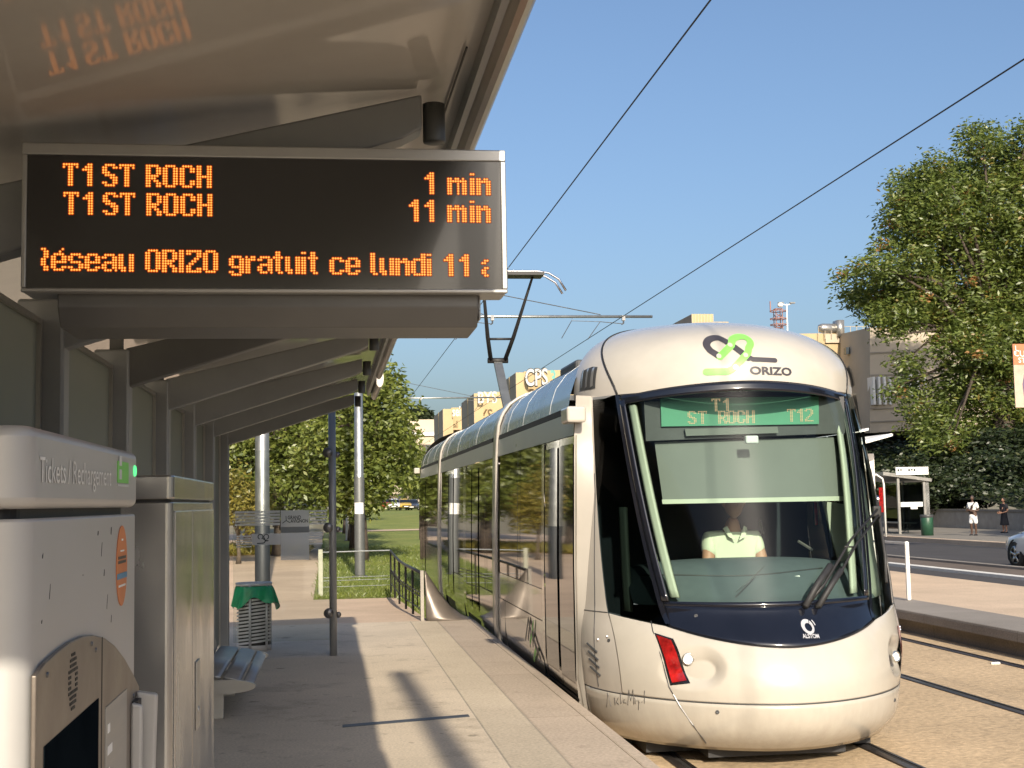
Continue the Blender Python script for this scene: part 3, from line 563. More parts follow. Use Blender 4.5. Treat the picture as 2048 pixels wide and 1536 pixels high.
# ================================================================ BENCH, BIN, RAILING
BY0,BY1=9.9,11.9; bz=.245
bn=thing('bench','brushed steel bench with a curved three-strip seat on plate legs','bench',(-.8,10.9,0))
for k,(xa,xb,za,zb2) in enumerate(((-.62,-.555,bz+.0,bz-.03),(-.76,-.64,bz+.03,bz+.004),(-.93,-.78,bz+.05,bz+.034))):
    mb=MB(); mb.grid(lambda s,t:(xb+(xa-xb)*s,BY0+.02+(BY1-BY0-.04)*t,zb2+(za-zb2)*s+.006*math.sin(math.pi*s)),5,1); mb.build('seat_strip','brushed',bn,thick=.02,smooth=True)
for y in (BY0,BY1-.03):
    mb=MB(); mb.prism([(-.76+.235*math.cos(a),y,bz-.02+.05*math.sin(a)) for a in np.linspace(0,2*math.pi,24,endpoint=False)],(0,.03,0)); mb.build('end_plate','steel',bn,fixn=True)
for y in (BY0+.03,BY0+1.2): 
    mb=MB(); mb.box(-.97,-.755,y,y+.05,0,bz-.045); mb.build('leg','steel',bn,bevel=.004)
mb=MB(); mb.grid(lambda s,t:(-.97-.06*s,BY0+.05+(BY1-BY0-.1)*t,bz+.05+.28*s),3,1); mb.build('backrest','brushed',bn,thick=.02)
c=onz(508,1300,0); bi=thing('litter_bin','slatted metal litter bin lined with a green bag, behind the shelter glass','bin',c)
mb=MB(); br=.178; H=.70
for k in range(14):
    z=.075+k*.036; mb.grid(lambda s,t:(c.x+br*math.cos(2*math.pi*s),c.y+br*math.sin(2*math.pi*s),z+.022*math.cos(2*math.pi*s+.5)+.020*t),40,1)
mb.build('slat','bin_steel',bi,thick=.006)
mb=MB(); mb.lathe([(br-.02,.02),(br-.02,.6)],c,28); mb.build('liner','black',bi)
mb=MB(); mb.lathe([(0,0),(br,0),(br,.06)],c,32); mb.lathe([(br+.005,H-.03),(br+.012,H-.02),(br+.012,H),(br-.01,H),(br-.01,H-.03)],c,32)
for a in (-100,20,140,-40): mb.box(c.x+br*math.cos(R(a))-.012,c.x+br*math.cos(R(a))+.012,c.y+br*math.sin(R(a))-.012,c.y+br*math.sin(R(a))+.012,.02,H-.02)
mb.build('frame','bin_steel',bi,True)
def bagf(s,t):
    a=2*math.pi*s; low=.13+.05*math.sin(a*2+1)+.03*math.sin(a*5); r=br+.012+.035*t**.6*(1+.5*math.sin(a*9+t*2))+.03*max(0,math.cos(a))*t
    return (c.x+r*math.cos(a),c.y+r*math.sin(a),c.z+H-.035-t*(low+.05))
mb=MB(); mb.grid(bagf,72,8); mb.build('bag','green_bag',bi,True)
# railing beside the ramp, steel end guard, wire fence
rl=thing('railing','black metal railing curving down along the ramp beside the tram','railing',(1.1,21,0))
bs=[onz(845,1241,0),onz(826,1228,-.03),onz(812,1218,-.05),onz(799,1208,-.10),onz(790,1196,-.17),onz(782,1185,-.25)]
tops=[Vector((p.x,p.y,z)) for p,z in zip(bs,(.60,.595,.59,.585,.575,.565))]
mb=MB(); mb.tube(tops,.022,10); mb.build('top_rail','black_paint',rl,True)
for b_,t_ in zip(bs,tops): mb=MB(); mb.tube([b_,t_],.017,8); mb.build('post','black_paint',rl)
mb=MB()
for i in range(5):
    for fz in (.22,.48,.56): mb.tube([bs[i].lerp(tops[i],fz),bs[i+1].lerp(tops[i+1],fz)],.008,6)
    m0=bs[i].lerp(bs[i+1],.5); m1=tops[i].lerp(tops[i+1],.5); 
    mb.tube([m0.lerp(m1,.22),m0.lerp(m1,.56)],.008,6)
    for q in (.3,.7): p0=bs[i].lerp(bs[i+1],q); p1=tops[i].lerp(tops[i+1],q); mb.tube([p0.lerp(p1,.48),p0.lerp(p1,.6)],.006,5)
mb.build('infill_bar','black_paint',rl)
gy=bs[0].y-.02
def gq(px,py): return ony(px,py,gy)
hyp=[gq(850,1141),gq(862,1158),gq(880,1184),gq(904,1214),gq(926,1231),gq(946,1241)]; x00=gq(849,1200).x
mb=MB()
def gfn(s,t):
    f=s*5; i=min(4,int(f)); p=hyp[i].lerp(hyp[i+1],f-i); hgt=max(.006,p.z)
    return (x00+(p.x-x00)*1.0,gy-.16*math.sin(math.pi*min(1,.15+s*.85))*(1-t*.75)+.35*t*t*s,hgt*t)
mb.grid(gfn,20,8); tag(mb.build('end_guard','guard',None,True,thick=.02),'curved brushed steel guard plate tapering down at the end of the platform','guard plate')
mb=MB(); x00-=.0; mb.box(x00-.05,x00-.008,gy-.02,gy+.06,0,hyp[0].z); o=mb.build('guard_post','concrete_wall',None); o['label']='short square concrete post joining the railing and the steel guard plate'; o['category']='post'
wf=thing('wire_fence','light wire fence across the end of the lawn with a pale end post','fence',(.4,26.6,-.3))
p0=onz(646,1146,-.3); p1=onz(782,1184,-.25)
mb=MB(); mb.box(p0.x-.045,p0.x+.045,p1.y-.03,p1.y+.03,-.3,.62); mb.build('end_post','post_pale',wf,bevel=.01)
for zz,rr in ((.56,.014),(.06,.006),(.0,.006),(-.12,.006)): mb=MB(); mb.tube([(p0.x,p1.y,zz+.0),(p1.x,p1.y,zz+.01)],rr,6); mb.build('wire','pole_grey',wf)
# opposite platform furniture
q=onz(1818,1201,-.05); bar=thing('barrier','white tubular barrier at the back of the far platform','barrier',q)
hz=onz(1818,1201,-.05); htop=q.z+(1201-1079)*q.y/F*1.0
mb=MB(); mb.box(q.x-.03,q.x+.03,q.y-.03,q.y+.03,q.z,htop); mb.build('post','white_paint',bar,bevel=.02)
mb=MB(); mb.box(q.x-.02,q.x+.02,q.y+.03,q.y+6,htop-.045,htop-.012); mb.build('rail','white_paint',bar)
mb=MB(); mb.box(q.x-.03,q.x+.03,q.y+6.0,q.y+6.06,q.z,htop); mb.build('post','white_paint',bar,bevel=.02)
fs=thing('platform_shelter','pale canopy end of the shelter on the opposite tram platform','shelter',(9.3,24,0))
fp=ony(1741,900,23); 
mb=MB(); a=ony(1786,869,22.2); mb.prism([(x,22.2,z) for x,z in ((a.x-1.6,a.z-.42),(a.x-.02,a.z-.03),(a.x,a.z),(a.x-.02,a.z+.02),(a.x-1.6,a.z-.36))],(0,9,0)); mb.prism([(x,23.2,z+.16) for x,z in ((a.x-1.4,a.z-.42),(a.x-.02,a.z-.03),(a.x-.02,a.z+.01),(a.x-1.4,a.z-.36))],(0,8,0)); mb.build('canopy','white_paint',fs,fixn=True)
for yy in (23.,26,29): mb=MB(); mb.box(fp.x-.06,fp.x+.06,yy,yy+.12,-.05,a.z-.3); mb.build('post','white_paint',fs); mb=MB(); mb.prism([(fp.x-.1,yy,a.z-.62),(a.x-.25,yy,a.z-.28),(a.x-.25,yy,a.z-.12),(fp.x-.1,yy,a.z-.4)],(0,.1,0)); mb.build('bracket','white_paint',fs,fixn=True)
t=onz(1990,1328,ZR); mb=MB(); mb.box(t.x-.05,t.x+.05,t.y-.02,t.y+.02,ZR,ZR+.02); tag(mb.build('litter_scrap','white_paint',None),'tiny white scrap of litter lying on the second track','litter')
# ================================================================ THE TRAM
def sm(z,T):
    if z<=T[0][0]: return T[0][1]
    if z>=T[-1][0]: return T[-1][1]
    n=len(T)
    for i in range(n-1):
        if z<=T[i+1][0]:
            x0,y0=T[i];x1,y1=T[i+1];hh=x1-x0;d=(y1-y0)/hh
            m0=d if i==0 else (y1-T[i-1][1])/(x1-T[i-1][0])
            m1=d if i==n-2 else (T[i+2][1]-y0)/(T[i+2][0]-x0)
            t=(z-x0)/hh
            return (2*t**3-3*t*t+1)*y0+(t**3-2*t*t+t)*hh*m0+(-2*t**3+3*t*t)*y1+(t**3-t*t)*hh*m1
def lerp(z,T): return float(np.interp(z,[a for a,b in T],[b for a,b in T]))
YT=[(-.24,9.10),(-.15,8.97),(-.05,8.89),(.1,8.85),(.3,8.87),(.5,8.98),(.72,9.2),(2.36,9.65)]
HWT=[(-.24,1.12),(-.12,1.17),(.1,1.205),(.4,1.23),(.8,1.235),(1.4,1.215),(2.36,1.15)]
HWR=[(-.24,.02),(.1,.0),(.45,.03),(.72,.085),(1.1,.085),(1.8,.06),(2.36,0)]
DT=[(-.24,1.3),(.1,1.4),(.7,1.35),(2.36,1.1)]
EX=2/1.8; UA=(.435,.596)            # u of the windscreen pillar at its foot and head
def NS(u,z,off=0):
    def P(u,z):
        au=abs(u); a=min(au,1)*math.pi/2; s=1 if u>=0 else -1
        return Vector((XC+s*(sm(z,HWT)+(sm(z,HWR) if s>0 else 0))*math.sin(a)**EX, sm(z,YT)+lerp(z,DT)*(1-max(math.cos(a),0)**EX)+max(au-1,0), z))
    p=P(u,z)
    if off:
        e=.012; n=(P(u+e,z)-P(u-e,z)).cross(P(u,z+e)-P(u,z-e)).normalized(); 
        if n.y>.2 or n.dot(p-Vector((XC,11,1.2)))<0: n=-n if n.dot(p-Vector((XC,11,1.2)))<0 else n
        p=p+n*off
    return p
def ztop(u): return 2.36-.06*min(1,(abs(u)/.5)**2)
def zbelt(u): au=abs(u); return .47+.13*min(1,au/.45)**2+(.06*min(1,(au-.45)/.23) if au>.45 else 0)
def uY(Y,z):
    d=(Y-sm(z,YT))/lerp(z,DT)
    return math.acos(max(0,(1-d))**(1/EX))/(math.pi/2) if d<1 else 1+(Y-sm(z,YT)-lerp(z,DT))
def upil(z): return UA[0]+(UA[1]-UA[0])*(z-.72)/1.6
def uwin(z): return .686+(.755-.686)*(z-.675)/1.6
ZT=2.97; YB=11.6; DN=2.5
def DM(u,b,off=0):
    def P(u,b):
        be=b*math.pi/2; k=max(math.cos(be),0)**(2/DN); s=math.sin(be)**(2/DN); p=NS(u,ztop(u))
        return Vector((XC+(p.x-XC)*k, YB-(YB-p.y)*k if p.y<YB else p.y, p.z+(ZT-p.z)*s))
    p=P(u,b)
    if off: p=p+(p-Vector((XC,YB+.6,1.5))).normalized()*off
    return p
tr=thing('tram','cream fronted tram with a large curved windscreen standing at the platform','tram',(XC,18,ZR))
def patch(fn,nu,nv,off=0): 
    mb=MB(); mb.grid(lambda s,t:NS(*fn(s,t),off),nu,nv); return mb

# bumper and nose panel
patch(lambda s,t:(L(-1,1,s)*uY(10.22,L(-.24,.105,t)),L(-.24,.105,t)),72,12).build('bumper','tram_white',tr,True,thick=.03)
SC=(.35,.335,.09,.15)      # headlamp scoop: centre u, z and half sizes
def scoop(u,z):
    d=0
    for c in (-SC[0],.58):
        a=(u-c)/SC[2]*(1 if c<0 else -1); b=(z-SC[1]+.25*(abs(u)-abs(c)))/SC[3]; r=math.hypot(a*(1 if a>0 else .55),b)
        d=max(d,.055*max(0,min(1,(1-r)/.55))**1.3)
    return d
def nosef(s,t): u=L(-uwin(.6),uwin(.6),s); z=L(.115,zbelt(u),t); return NS(u,z,-scoop(u,z)) if scoop(u,z)>0 else NS(u,z)
mb=MB(); mb.grid(nosef,220,50); mb.build('nose_panel','tram_white',tr,True,thick=.03)
mb=MB(); mb.tube([NS(L(-.9,.9,k/80),.11,-.004) for k in range(81)],.006,6); mb.build('seam','dark_grey',tr,True)
# dark band under the windscreen
patch(lambda s,t:((lambda u:(u,L(zbelt(u)+.004,.735,t)))(L(-upil(.72),upil(.72),s))),64,8).build('windscreen_apron','navy',tr,True,thick=.02)
# black surround and the windscreen itself
ui=lambda z:upil(z)-.026
GB,GT=.765,2.285
def zg(u): return GT-.05*(abs(u)/.5)**2
mb=patch(lambda s,t:(L(-1,1,s)*upil(L(.735,GB,t)),L(.735,GB,t)),60,2)
def fn(s,t): u=L(-1,1,s)*upil(2.3); return (u,L(zg(u),ztop(u)-.004,t))
a=patch(fn,60,3); mb.add(a.v,a.f)
for sg in (-1,1):
    a=patch(lambda s,t:(lambda z:(sg*L(ui(z),upil(z),s),z))(L(GB,2.25,t)),3,30); mb.add(a.v,a.f)
mb.build('windscreen_surround','navy',tr,True,thick=.012)
def fn(s,t):
    u=L(-1,1,s)*ui(L(GB,GT,t)); return (u,L(GB,zg(u),t))
patch(fn,48,24,-.004).build('windscreen','windscreen',tr,True)
def uend(zz): return max(uwin(zz)+.012,uY(10.22 if zz<1.9 else 10.22+.16*(zz-1.9)/.4,zz))
def wx(z,sg): return lerp(z,[(-.25,1.17),(-.08,1.22),(.15,1.24),(1.0,1.238),(2.0,1.215),(2.35,1.19)])-(.13*max(0,z)/2.2 if sg>0 else 0)
# cab side windows, pillars, cowls on both sides
for sg in (-1,1):
    def fn(s,t): z=L(0,1,t); zz=L(zbelt(L(upil(.7),uwin(.7),s))+.01,2.28,t); return (sg*L(upil(zz)+.002,uwin(zz)-.004,s),zz)
    patch(fn,10,30,-.003).build('cab_side_window','side_glass' if sg<0 else 'windscreen',tr,True)
    def fn(s,t): zz=L(zbelt(.5)+.0,2.295,t); return (sg*L(upil(zz)-.0,upil(zz)+.020,s),zz)
    patch(fn,2,30,.002).build('window_pillar','navy',tr,True)
    def fn(s,t): zz=L(.115,2.31,t); return (sg*L(uwin(zz),uend(zz),s),zz)
    pil=patch(fn,8,40,0).build('cab_pillar','tram_white_side',tr,True)
    def fp(s,t):
        zz=L(-.2,2.31,t); a=NS(sg*uend(zz),zz); b=Vector((XC+sg*(wx(zz,sg)+.012),10.30,zz)); return a.lerp(b,s)
    mb=MB(); mb.grid(fp,4,40); mb.build('door_post','tram_white_side',tr,True)
    mb=MB(); mb.tube([NS(sg*L(uwin(.66),uY(10.22,.66),k/8),.665,.001) for k in range(9)],.004,5); mb.tube([(lambda z:NS(sg*L(uwin(z),uend(z),.5),z,.001))(L(1.7,.13,k/20)) for k in range(21)],.0035,5); o=mb.build('panel_seam','dark_grey',None); o.parent=pil
    mb=MB()
    for k in range(4): p=NS(sg*.80,.38-.055*k,.003); q=NS(sg*.87,.41-.055*k+.02,.003); mb.tube([q,p],.008,6)
    o=mb.build('vent_slit','dark_grey',None); o.parent=pil
    mb=MB(); p=NS(sg*.845,1.46,.004); mb.lathe([(0,-.018),(.022,-.016),(.028,-.006),(.028,.01)],p,16,'x'); o=mb.build('camera_knob','chrome',None,True); o.parent=pil
    mb=MB()
    for zz,uu in ((.80,.93),(.58,.93),(2.2,.80),(.5,.72),(.47,.78)): p=NS(sg*uu,zz,.002); mb.lathe([(0,-.006),(.012,-.005),(.013,.004)],p,8,'x')
    o=mb.build('fixing','chrome',None); o.parent=pil
    # interior light green trim along the pillar, seen through the glass
    def fn(s,t): zz=L(.80,2.22,t); return (sg*L(upil(zz)-.060,upil(zz)-.028,s),zz)
    patch(fn,3,24,-.06).build('pillar_trim','trim',tr,True,thick=.03)
def fn(s,t): zz=L(.74,2.20,t); return (L(upil(zz)+.045,uwin(zz)-.02,s),zz)
patch(fn,6,24,-.07).build('inner_pillar','trim',tr,True,thick=.03)
def fn(s,t): zz=L(.70,1.45,t); return (-L(.60,.635,s),zz)
patch(fn,3,10,-.10).build('inner_pillar','trim',tr,True,thick=.03)
# dome, with the side cowls behind the seam
ud=lambda b:min(.93,.601+.47*b)
mb=MB(); mb.grid(lambda s,t:DM(L(-1,1,s)*ud(t*.995),t*.995),72,40); dome=mb.build('roof_dome','tram_white',tr,True)
for sg in (-1,1):
    mb=MB(); mb.grid(lambda s,t:DM(sg*L(ud(t*.995)+.002,uY(10.70,2.3),s),t*.995,-.004),20,40); mb.build('side_cowl','tram_white_side',tr,True)
    mb=MB(); mb.tube([DM(sg*(ud(k/30*.97)+.001),k/30*.97,.0) for k in range(31)],.009,6); mb.build('dome_seam','black',tr,True)
    # air intake with three upright vanes
    mb=MB(); mb.grid(lambda s,t:DM(sg*L(.735,.87,s),L(.035,.185-.03*abs(s-.3),t),.003),10,10); k_=mb.build('air_intake','dark_grey',tr,True)
    for q in range(3):
        u0=.745+.044*q; mb=MB(); mb.grid(lambda s,t:DM(sg*L(u0,u0+.030,s),L(.04,.165,t),.006+.03*(1-s)),4,8); o=mb.build('vane','tram_white',None,True); o.parent=k_
dg=bpy.context.evaluated_depsgraph_get(); dg.update()
def bvh_of(*objs):
    V=[];Fc=[]
    for o in objs:
        n=len(V); V+=[v.co.copy() for v in o.data.vertices]; Fc+=[tuple(i+n for i in p.vertices) for p in o.data.polygons]
    return BVHTree.FromPolygons(V,Fc)
bd=bvh_of(dome)
nose=[o for o in tr.children if o.name.split('.')[0] in('nose_panel','bumper','windscreen_apron','windscreen','windscreen_surround','cab_pillar','cab_side_window','window_pillar')]
bn_=bvh_of(*nose)
def hit(px,py,b=None):
    h=(b or bn_).ray_cast(Vector((0,0,EYE)),ray(px,py).normalized()); return h[0] if h[0] is not None else Vector((XC,9.5,1))
# operator logo on the dome
hd=lambda pts:[(lambda h:(h.x,h.z))(hit(x,y,bd)) for x,y in pts]
def cpx(cx,cy,rx,ry,a0,a1,n=12): return [(cx+rx*math.cos(R(a0+(a1-a0)*k/n)),cy+ry*math.sin(R(a0+(a1-a0)*k/n))) for k in range(n+1)]
WL=.050
dark=stroke(hd([(1437,712),(1421,702)]+cpx(1432,689,19,13,150,290,8)+[(1447,681),(1480,703),(1496,716)]),WL); dark+=stroke(hd([(1494,713),(1506,719),(1550,721)]),WL*.72)
green=stroke(hd([(1440,714),(1462,692)]+cpx(1481,688,20,14,215,395,10)+[(1496,706),(1466,738),(1456,743),(1413,744)]),WL)
decal(dark,bd,'logo_dark','charcoal',tr,.004); decal(green,bd,'logo_green','green_logo',tr,.006)
dots=[]
for x,y in ((1438,713),(1460,691),(1491,711),(1471,734)):
    h=hd([(x,y)])[0]; dots.append([(h[0]+.018*math.cos(2*math.pi*k/14),h[1]+.018*math.sin(2*math.pi*k/14)) for k in range(14)])
decal(dots,bd,'logo_dot','tram_white',tr,.008)
def text_polys(s,pa,pb,h,offset=.0,bv=None):
    """lettering between two photographed points on a surface, h = cap height in metres"""
    vs,fs=text2d(s,1,offset); x0=min(v[0] for v in vs); x1=max(v[0] for v in vs); y1=max(v[1] for v in vs)
    A,B=hit(*pa,bv),hit(*pb,bv); ax=(A.x,A.z); d=(B.x-A.x,B.z-A.z)
    V=[(ax[0]+d[0]*(v[0]-x0)/(x1-x0), ax[1]+d[1]*(v[0]-x0)/(x1-x0)+v[1]/y1*h) for v in vs]
    return [[V[i] for i in f] for f in fs]
decal(text_polys('ORIZO',(1500,748),(1583,751),.058,.035,bd),bd,'lettering','charcoal',tr,.005)
# maker's mark on the apron
h=hit(1615,1254); cx,cz=h.x,h.z
ring=[]
for k in range(22):
    a0,a1=R(60+k*16),R(60+(k+1)*16); ro=.047; ri=.026; ox=.004
    ring.append([(cx+ro*math.cos(a0),cz+ro*math.sin(a0)),(cx+ro*math.cos(a1),cz+ro*math.sin(a1)),(cx+ox+ri*math.cos(a1),cz-.004+ri*math.sin(a1)),(cx+ox+ri*math.cos(a0),cz-.004+ri*math.sin(a0))])
ring+=stroke(arc(cx,cz,.062,5,38,5),.008,cap=False)
decal(ring,bn_,'emblem','bin_steel',tr,.005); decal(text_polys('ALSTOM',(1606,1277),(1639,1277),.026,.03),bn_,'lettering','bin_steel',tr,.005)
# lamps: red tail lights and headlights in a scooped recess
def xz(pts): return [(lambda h:(h.x,h.z))(hit(*p)) for p in pts]
bez=xz([(1309,1266),(1347,1278),(1381,1367),(1341,1371)]); red=xz([(1314,1271),(1343,1281),(1374,1362),(1345,1366)])
for m_ in (lambda p:p,):
    k_=decal([[m_(p) for p in bez]],bn_,'tail_light','black_gloss',tr,.004); o=decal([[m_(p) for p in red]],bn_,'lens','red_lamp',None,.009); o.parent=k_
n=Vector((-.42,-.9,.1)).normalized()
def lamp(p,n):
    q=n.to_track_quat('Z','Y').to_matrix()
    mb=MB(); mb.lathe([(.042,-.012),(.042,.006),(.034,.009),(.030,.002),(0,.0)],(0,0,0),24); mb.v=[tuple(p+q@Vector(v)) for v in mb.v]; b=mb.build('headlight','lamp_bowl',tr,True)
    mb=MB(); mb.lathe([(.027,.004),(.018,.010),(0,.012)],(0,0,0),20); mb.v=[tuple(p+q@Vector(v)) for v in mb.v]; o=mb.build('lens','headlight',None,True); o.parent=b
hp=hit(1377,1318); lamp(hp+n*.004,Vector((-.25,-.95,.1)).normalized())
h2=NS(.565,.33); n2=Vector((.5,-.86,.05)).normalized(); lamp(h2+n2*.004,n2)
patch(lambda s,t:(L(.66,.72,s)+.03*(.5-t),L(.22,.52,t)),4,6,.006).build('tail_light','red_lamp',tr,True)
# small round covers on nose and bumper, parking sensor
mb=MB()
for x,y in ((1435,1424),(1789,1400),(1392,1232),(1218,1281)):
    p=hit(x,y); nn=(p-Vector((XC,10.6,p.z))).normalized(); q=nn.to_track_quat('Z','Y').to_matrix(); l=MB(); l.lathe([(.014,-.004),(.014,.004),(.008,.005),(0,.002)],(0,0,0),12); mb.add([p+q@Vector(v) for v in l.v],l.f)
mb.build('sensor','dark_grey',tr)
mb=MB(); P=[hit(*p) for p in ((1302,1242),(1306,1262),(1322,1312),(1338,1373),(1346,1388))]; mb.tube([p+(p-Vector((XC,10.4,p.z))).normalized()*.001 for p in P],.004,6); mb.build('nose_seam','dark_grey',tr,True)
mb=MB(); P=[hit(*p) for p in ((1347,1389),(1362,1415),(1386,1450),(1404,1474),(1412,1486))]; mb.tube([p+(p-Vector((XC,10.4,p.z))).normalized()*.002 for p in P],.0055,6); mb.build('bumper_seam','steel_dark',tr)
# artist's signature on the lower cab side
sig=[]
def ss(pts): 
    P=[hit(*p) for p in pts]; return P
mb=MB()
for pts in ([(1214,1414),(1216,1385),(1222,1412),(1224,1383)],[(1229,1395),(1231,1410)],[(1237,1395),(1233,1404),(1238,1409)],[(1241,1385),(1242,1408),(1247,1400)],[(1250,1398),(1247,1405),(1253,1406)],[(1256,1410),(1258,1380),(1262,1402),(1266,1379),(1268,1409)],[(1270,1394),(1271,1408)],[(1277,1393),(1273,1402),(1278,1401),(1277,1420)],[(1279,1406),(1280,1392),(1283,1405)],[(1286,1393),(1285,1404)],[(1289,1381),(1289,1407)]):
    P=[p+(p-Vector((XC+.3,10.9,p.z))).normalized()*.002 for p in ss(pts)]; mb.tube(P,.0022,4)
mb.build('signature','steel_dark',tr)
# wipers
def wp(px,py,lift): p=hit(px,py); return p+(p-Vector((XC,10.6,p.z))).normalized()*lift
wi=MB(); wi.tube([wp(1607,1214,.02),wp(1640,1168,.05),wp(1690,1080,.05),wp(1742,1018,.05)],[.016,.012,.009,.009],8); wb=wi.build('wiper','black',tr,True)
mb=MB(); mb.tube([wp(1630,1214,.02),wp(1663,1160,.05),wp(1700,1090,.05),wp(1745,1028,.05)],[.016,.011,.009,.009],8); mb.tube([wp(1678,1093,.05),wp(1700,1094,.05)],.007,6); o=mb.build('arm_rod','black',None,True); o.parent=wb
mb=MB(); mb.tube([wp(1743,1000,.04),wp(1762,1110,.03),wp(1765,1165,.03)],.013,8); o=mb.build('blade','rubber',None,True); o.parent=wb
mb=MB(); mb.tube([wp(1606,1213,.03),wp(1628,1166,.05),wp(1652,1130,.05)],.024,8); mb.tube([wp(1632,1213,.03),wp(1656,1165,.05),wp(1672,1140,.05)],.022,8); o=mb.build('arm_sleeve','rubber',None,True); o.parent=wb
mb=MB(); c_=wp(1743,1022,.04); mb.box(c_.x-.035,c_.x+.035,c_.y-.02,c_.y+.02,c_.z-.05,c_.z+.04); o=mb.build('wiper_joint','black',None,bevel=.015); o.parent=wb
# ---- inside the cab
mb=MB(); mb.box(XC-1.08,XC+1.08,11.55,11.6,-.1,2.3); mb.build('cab_wall','interior',tr)
mb=MB(); mb.box(XC-1.0,XC+1.0,9.9,11.5,.0,.03); mb.box(XC-.85,XC+.85,10.35,11.5,2.30,2.33); mb.build('cab_floor_and_ceiling','interior',tr)
def dashf(s,t):
    x=L(-.92,.92,s); y0=9.36+.42*abs(x)**1.9; y=L(y0,10.2,t)
    z=.735+.30*math.sin(min(1,t*1.15)*math.pi/2)**1.3*(1-.28*abs(x)**3)
    return (XC+x,y,z)
mb=MB(); mb.grid(dashf,36,18); mb.grid(lambda s,t:(lambda p:(p[0],p[1],p[2]-1.0*t))(dashf(s,1)),36,2); da=mb.build('dashboard','dash',tr,True)
mb=MB(); mb.tube([Vector(dashf(k/30*.75+.06,.52-.10*math.sin(math.pi*k/30)))+Vector((0,0,.003)) for k in range(31)],.006,6); o=mb.build('dash_ridge','dark_grey',None,True); o.parent=da
a,b=ony(1520,1159,9.72),ony(1600,1155,9.72); mb=MB(); mb.obox((a.x,9.72,a.z),(b.x-a.x,0,b.z-a.z),(0,.04,.01),(0,0,.012)); o=mb.build('document_strip','letter_white',None); o.parent=da
def cabq(pts,Y,name,m,th=.01,parent=tr,dy=0):
    mb=MB(); P=[ony(*p,y_) for p,y_ in zip(pts,Y if isinstance(Y,(list,tuple)) else [Y]*len(pts))]; mb.prism(P,(0,th,0)); return mb.build(name,m,parent,fixn=True)
YS=(10.05,10.05,9.93,9.93)
bl_=cabq([(1309,884),(1669,874),(1699,998),(1326,1004)],YS,'sun_blind','blind',.006)
o=cabq([(1324,999),(1700,992),(1701,1001),(1325,1008)],9.915,'bar','trim',.014,None); o.parent=bl_
cabq([(1288,803),(1688,793),(1690,866),(1292,882)],9.99,'display_housing','dark_grey',.2)
dd=cabq([(1321,796),(1637,793),(1638,848),(1323,853)],9.965,'destination_display','dest_green',.02)
DYD=9.961; mb=MB()
dp=abs(ony(1400,800,DYD).z-ony(1400,802.9,DYD).z)
G['2']=".####./##..##/....##/....##/...##./..##../.##.../##..../######"
for chs,yt in (([('T',1424),('1',1447)],799),([('S',1376),('T',1397),('R',1437),('O',1455),('C',1474),('H',1493)],823.5),([('T',1575),('1',1595),('2',1610)],821.5)):
    for ch,x in chs:
        o_=ony(x,yt-(x-1376)*.012,DYD)
        for r,row in enumerate(G[ch].split('/')):
            for c,q in enumerate(row):
                if q=='#': cx,cz=o_.x+c*dp*1.08,o_.z-r*dp; mb.add([(cx+.42*dp*math.cos(2*math.pi*k/6),DYD,cz+.42*dp*math.sin(2*math.pi*k/6)) for k in range(6)],[tuple(range(6))[::-1]])
o=mb.build('dot_text','dest_led',None); o.parent=dd
cabq([(1370,858),(1555,853),(1557,866),(1372,872)],9.95,'housing_strip','blind',.02)
mi=MB(); p=ony(1505,879,9.8); mi.box(p.x-.05,p.x+.05,p.y,p.y+.05,p.z-.03,p.z+.03); mi.build('windscreen_sensor','pale_plastic',tr,bevel=.012)
cabq([(1628,1005),(1634,1005),(1636,1050),(1630,1050)],11.3,'red_handle','red_lamp',.03)
mb=MB(); mb.tube([ony(1596,1082,10.5),ony(1625,1100,10.5)],.012,6); mb.tube([ony(1520,1040,10.9),ony(1526,1068,10.9)],.01,6); mb.build('control_lever','steel',tr)
cabq([(1645,1002),(1700,1010),(1712,1165),(1690,1165),(1665,1080)],10.35,'side_panel','trim',.02)
mb=MB(); c_=ony(1470,1080,10.8); mb.box(c_.x-.24,c_.x+.24,10.80,10.92,.35,1.15); mb.box(c_.x-.24,c_.x+.24,10.38,10.85,.35,.47); mb.build('driver_seat','black_cloth',tr,bevel=.04)
# ---- the body behind the cab
BX=[(-.25,1.17),(-.08,1.22),(.15,1.24),(1.0,1.238),(2.0,1.215),(2.23,1.20)]
def bx(z): return lerp(z,BX)
def bxs(z,sg): return bx(z)-(.13*max(0,z)/2.2 if sg>0 else 0)
RP=[(1.20,2.245),(1.185,2.34),(1.14,2.47),(1.05,2.59),(.92,2.68),(.72,2.745),(.38,2.775),(0,2.78)]
def wall(name,m,y0,y1,z0,z1,sg=-1,off=0,nv=6,th=0,**k):
    mb=MB(); mb.grid(lambda s,t:(XC+sg*(bxs(L(z0,z1,t),sg)+off),L(y0,y1,s),L(z0,z1,t)),1,nv); return mb.build(name,m,tr,True,thick=th,offset=0,**k)
def roof(name,m,y0,y1,sg,off=0,upto=5):
    def f(s,t): i=min(upto-1,int(t*upto)); a,b=RP[i],RP[i+1]; q=t*upto-i; return (XC+sg*(L(a[0],b[0],q)+off)*(.89 if sg>0 else 1),L(y0,y1,s),L(a[1],b[1],q)+off*.6)
    mb=MB(); mb.grid(f,2,upto*4); return mb.build(name,m,tr,True)
def leaf(y0,y1,z0=.0,z1=2.0,sg=-1):
    d=wall('door',"tram_silver",y0,y1,z0,z1,sg,.0)
    mb=MB(); mb.grid(lambda s,t:(XC+sg*(bxs(L(z0+.09,z1-.06,t),sg)+.013),L(y0+.045,y1-.045,s),L(z0+.09,z1-.06,t)),1,8); o=mb.build('door_glass','black_gloss',None,True); o.parent=d; return d
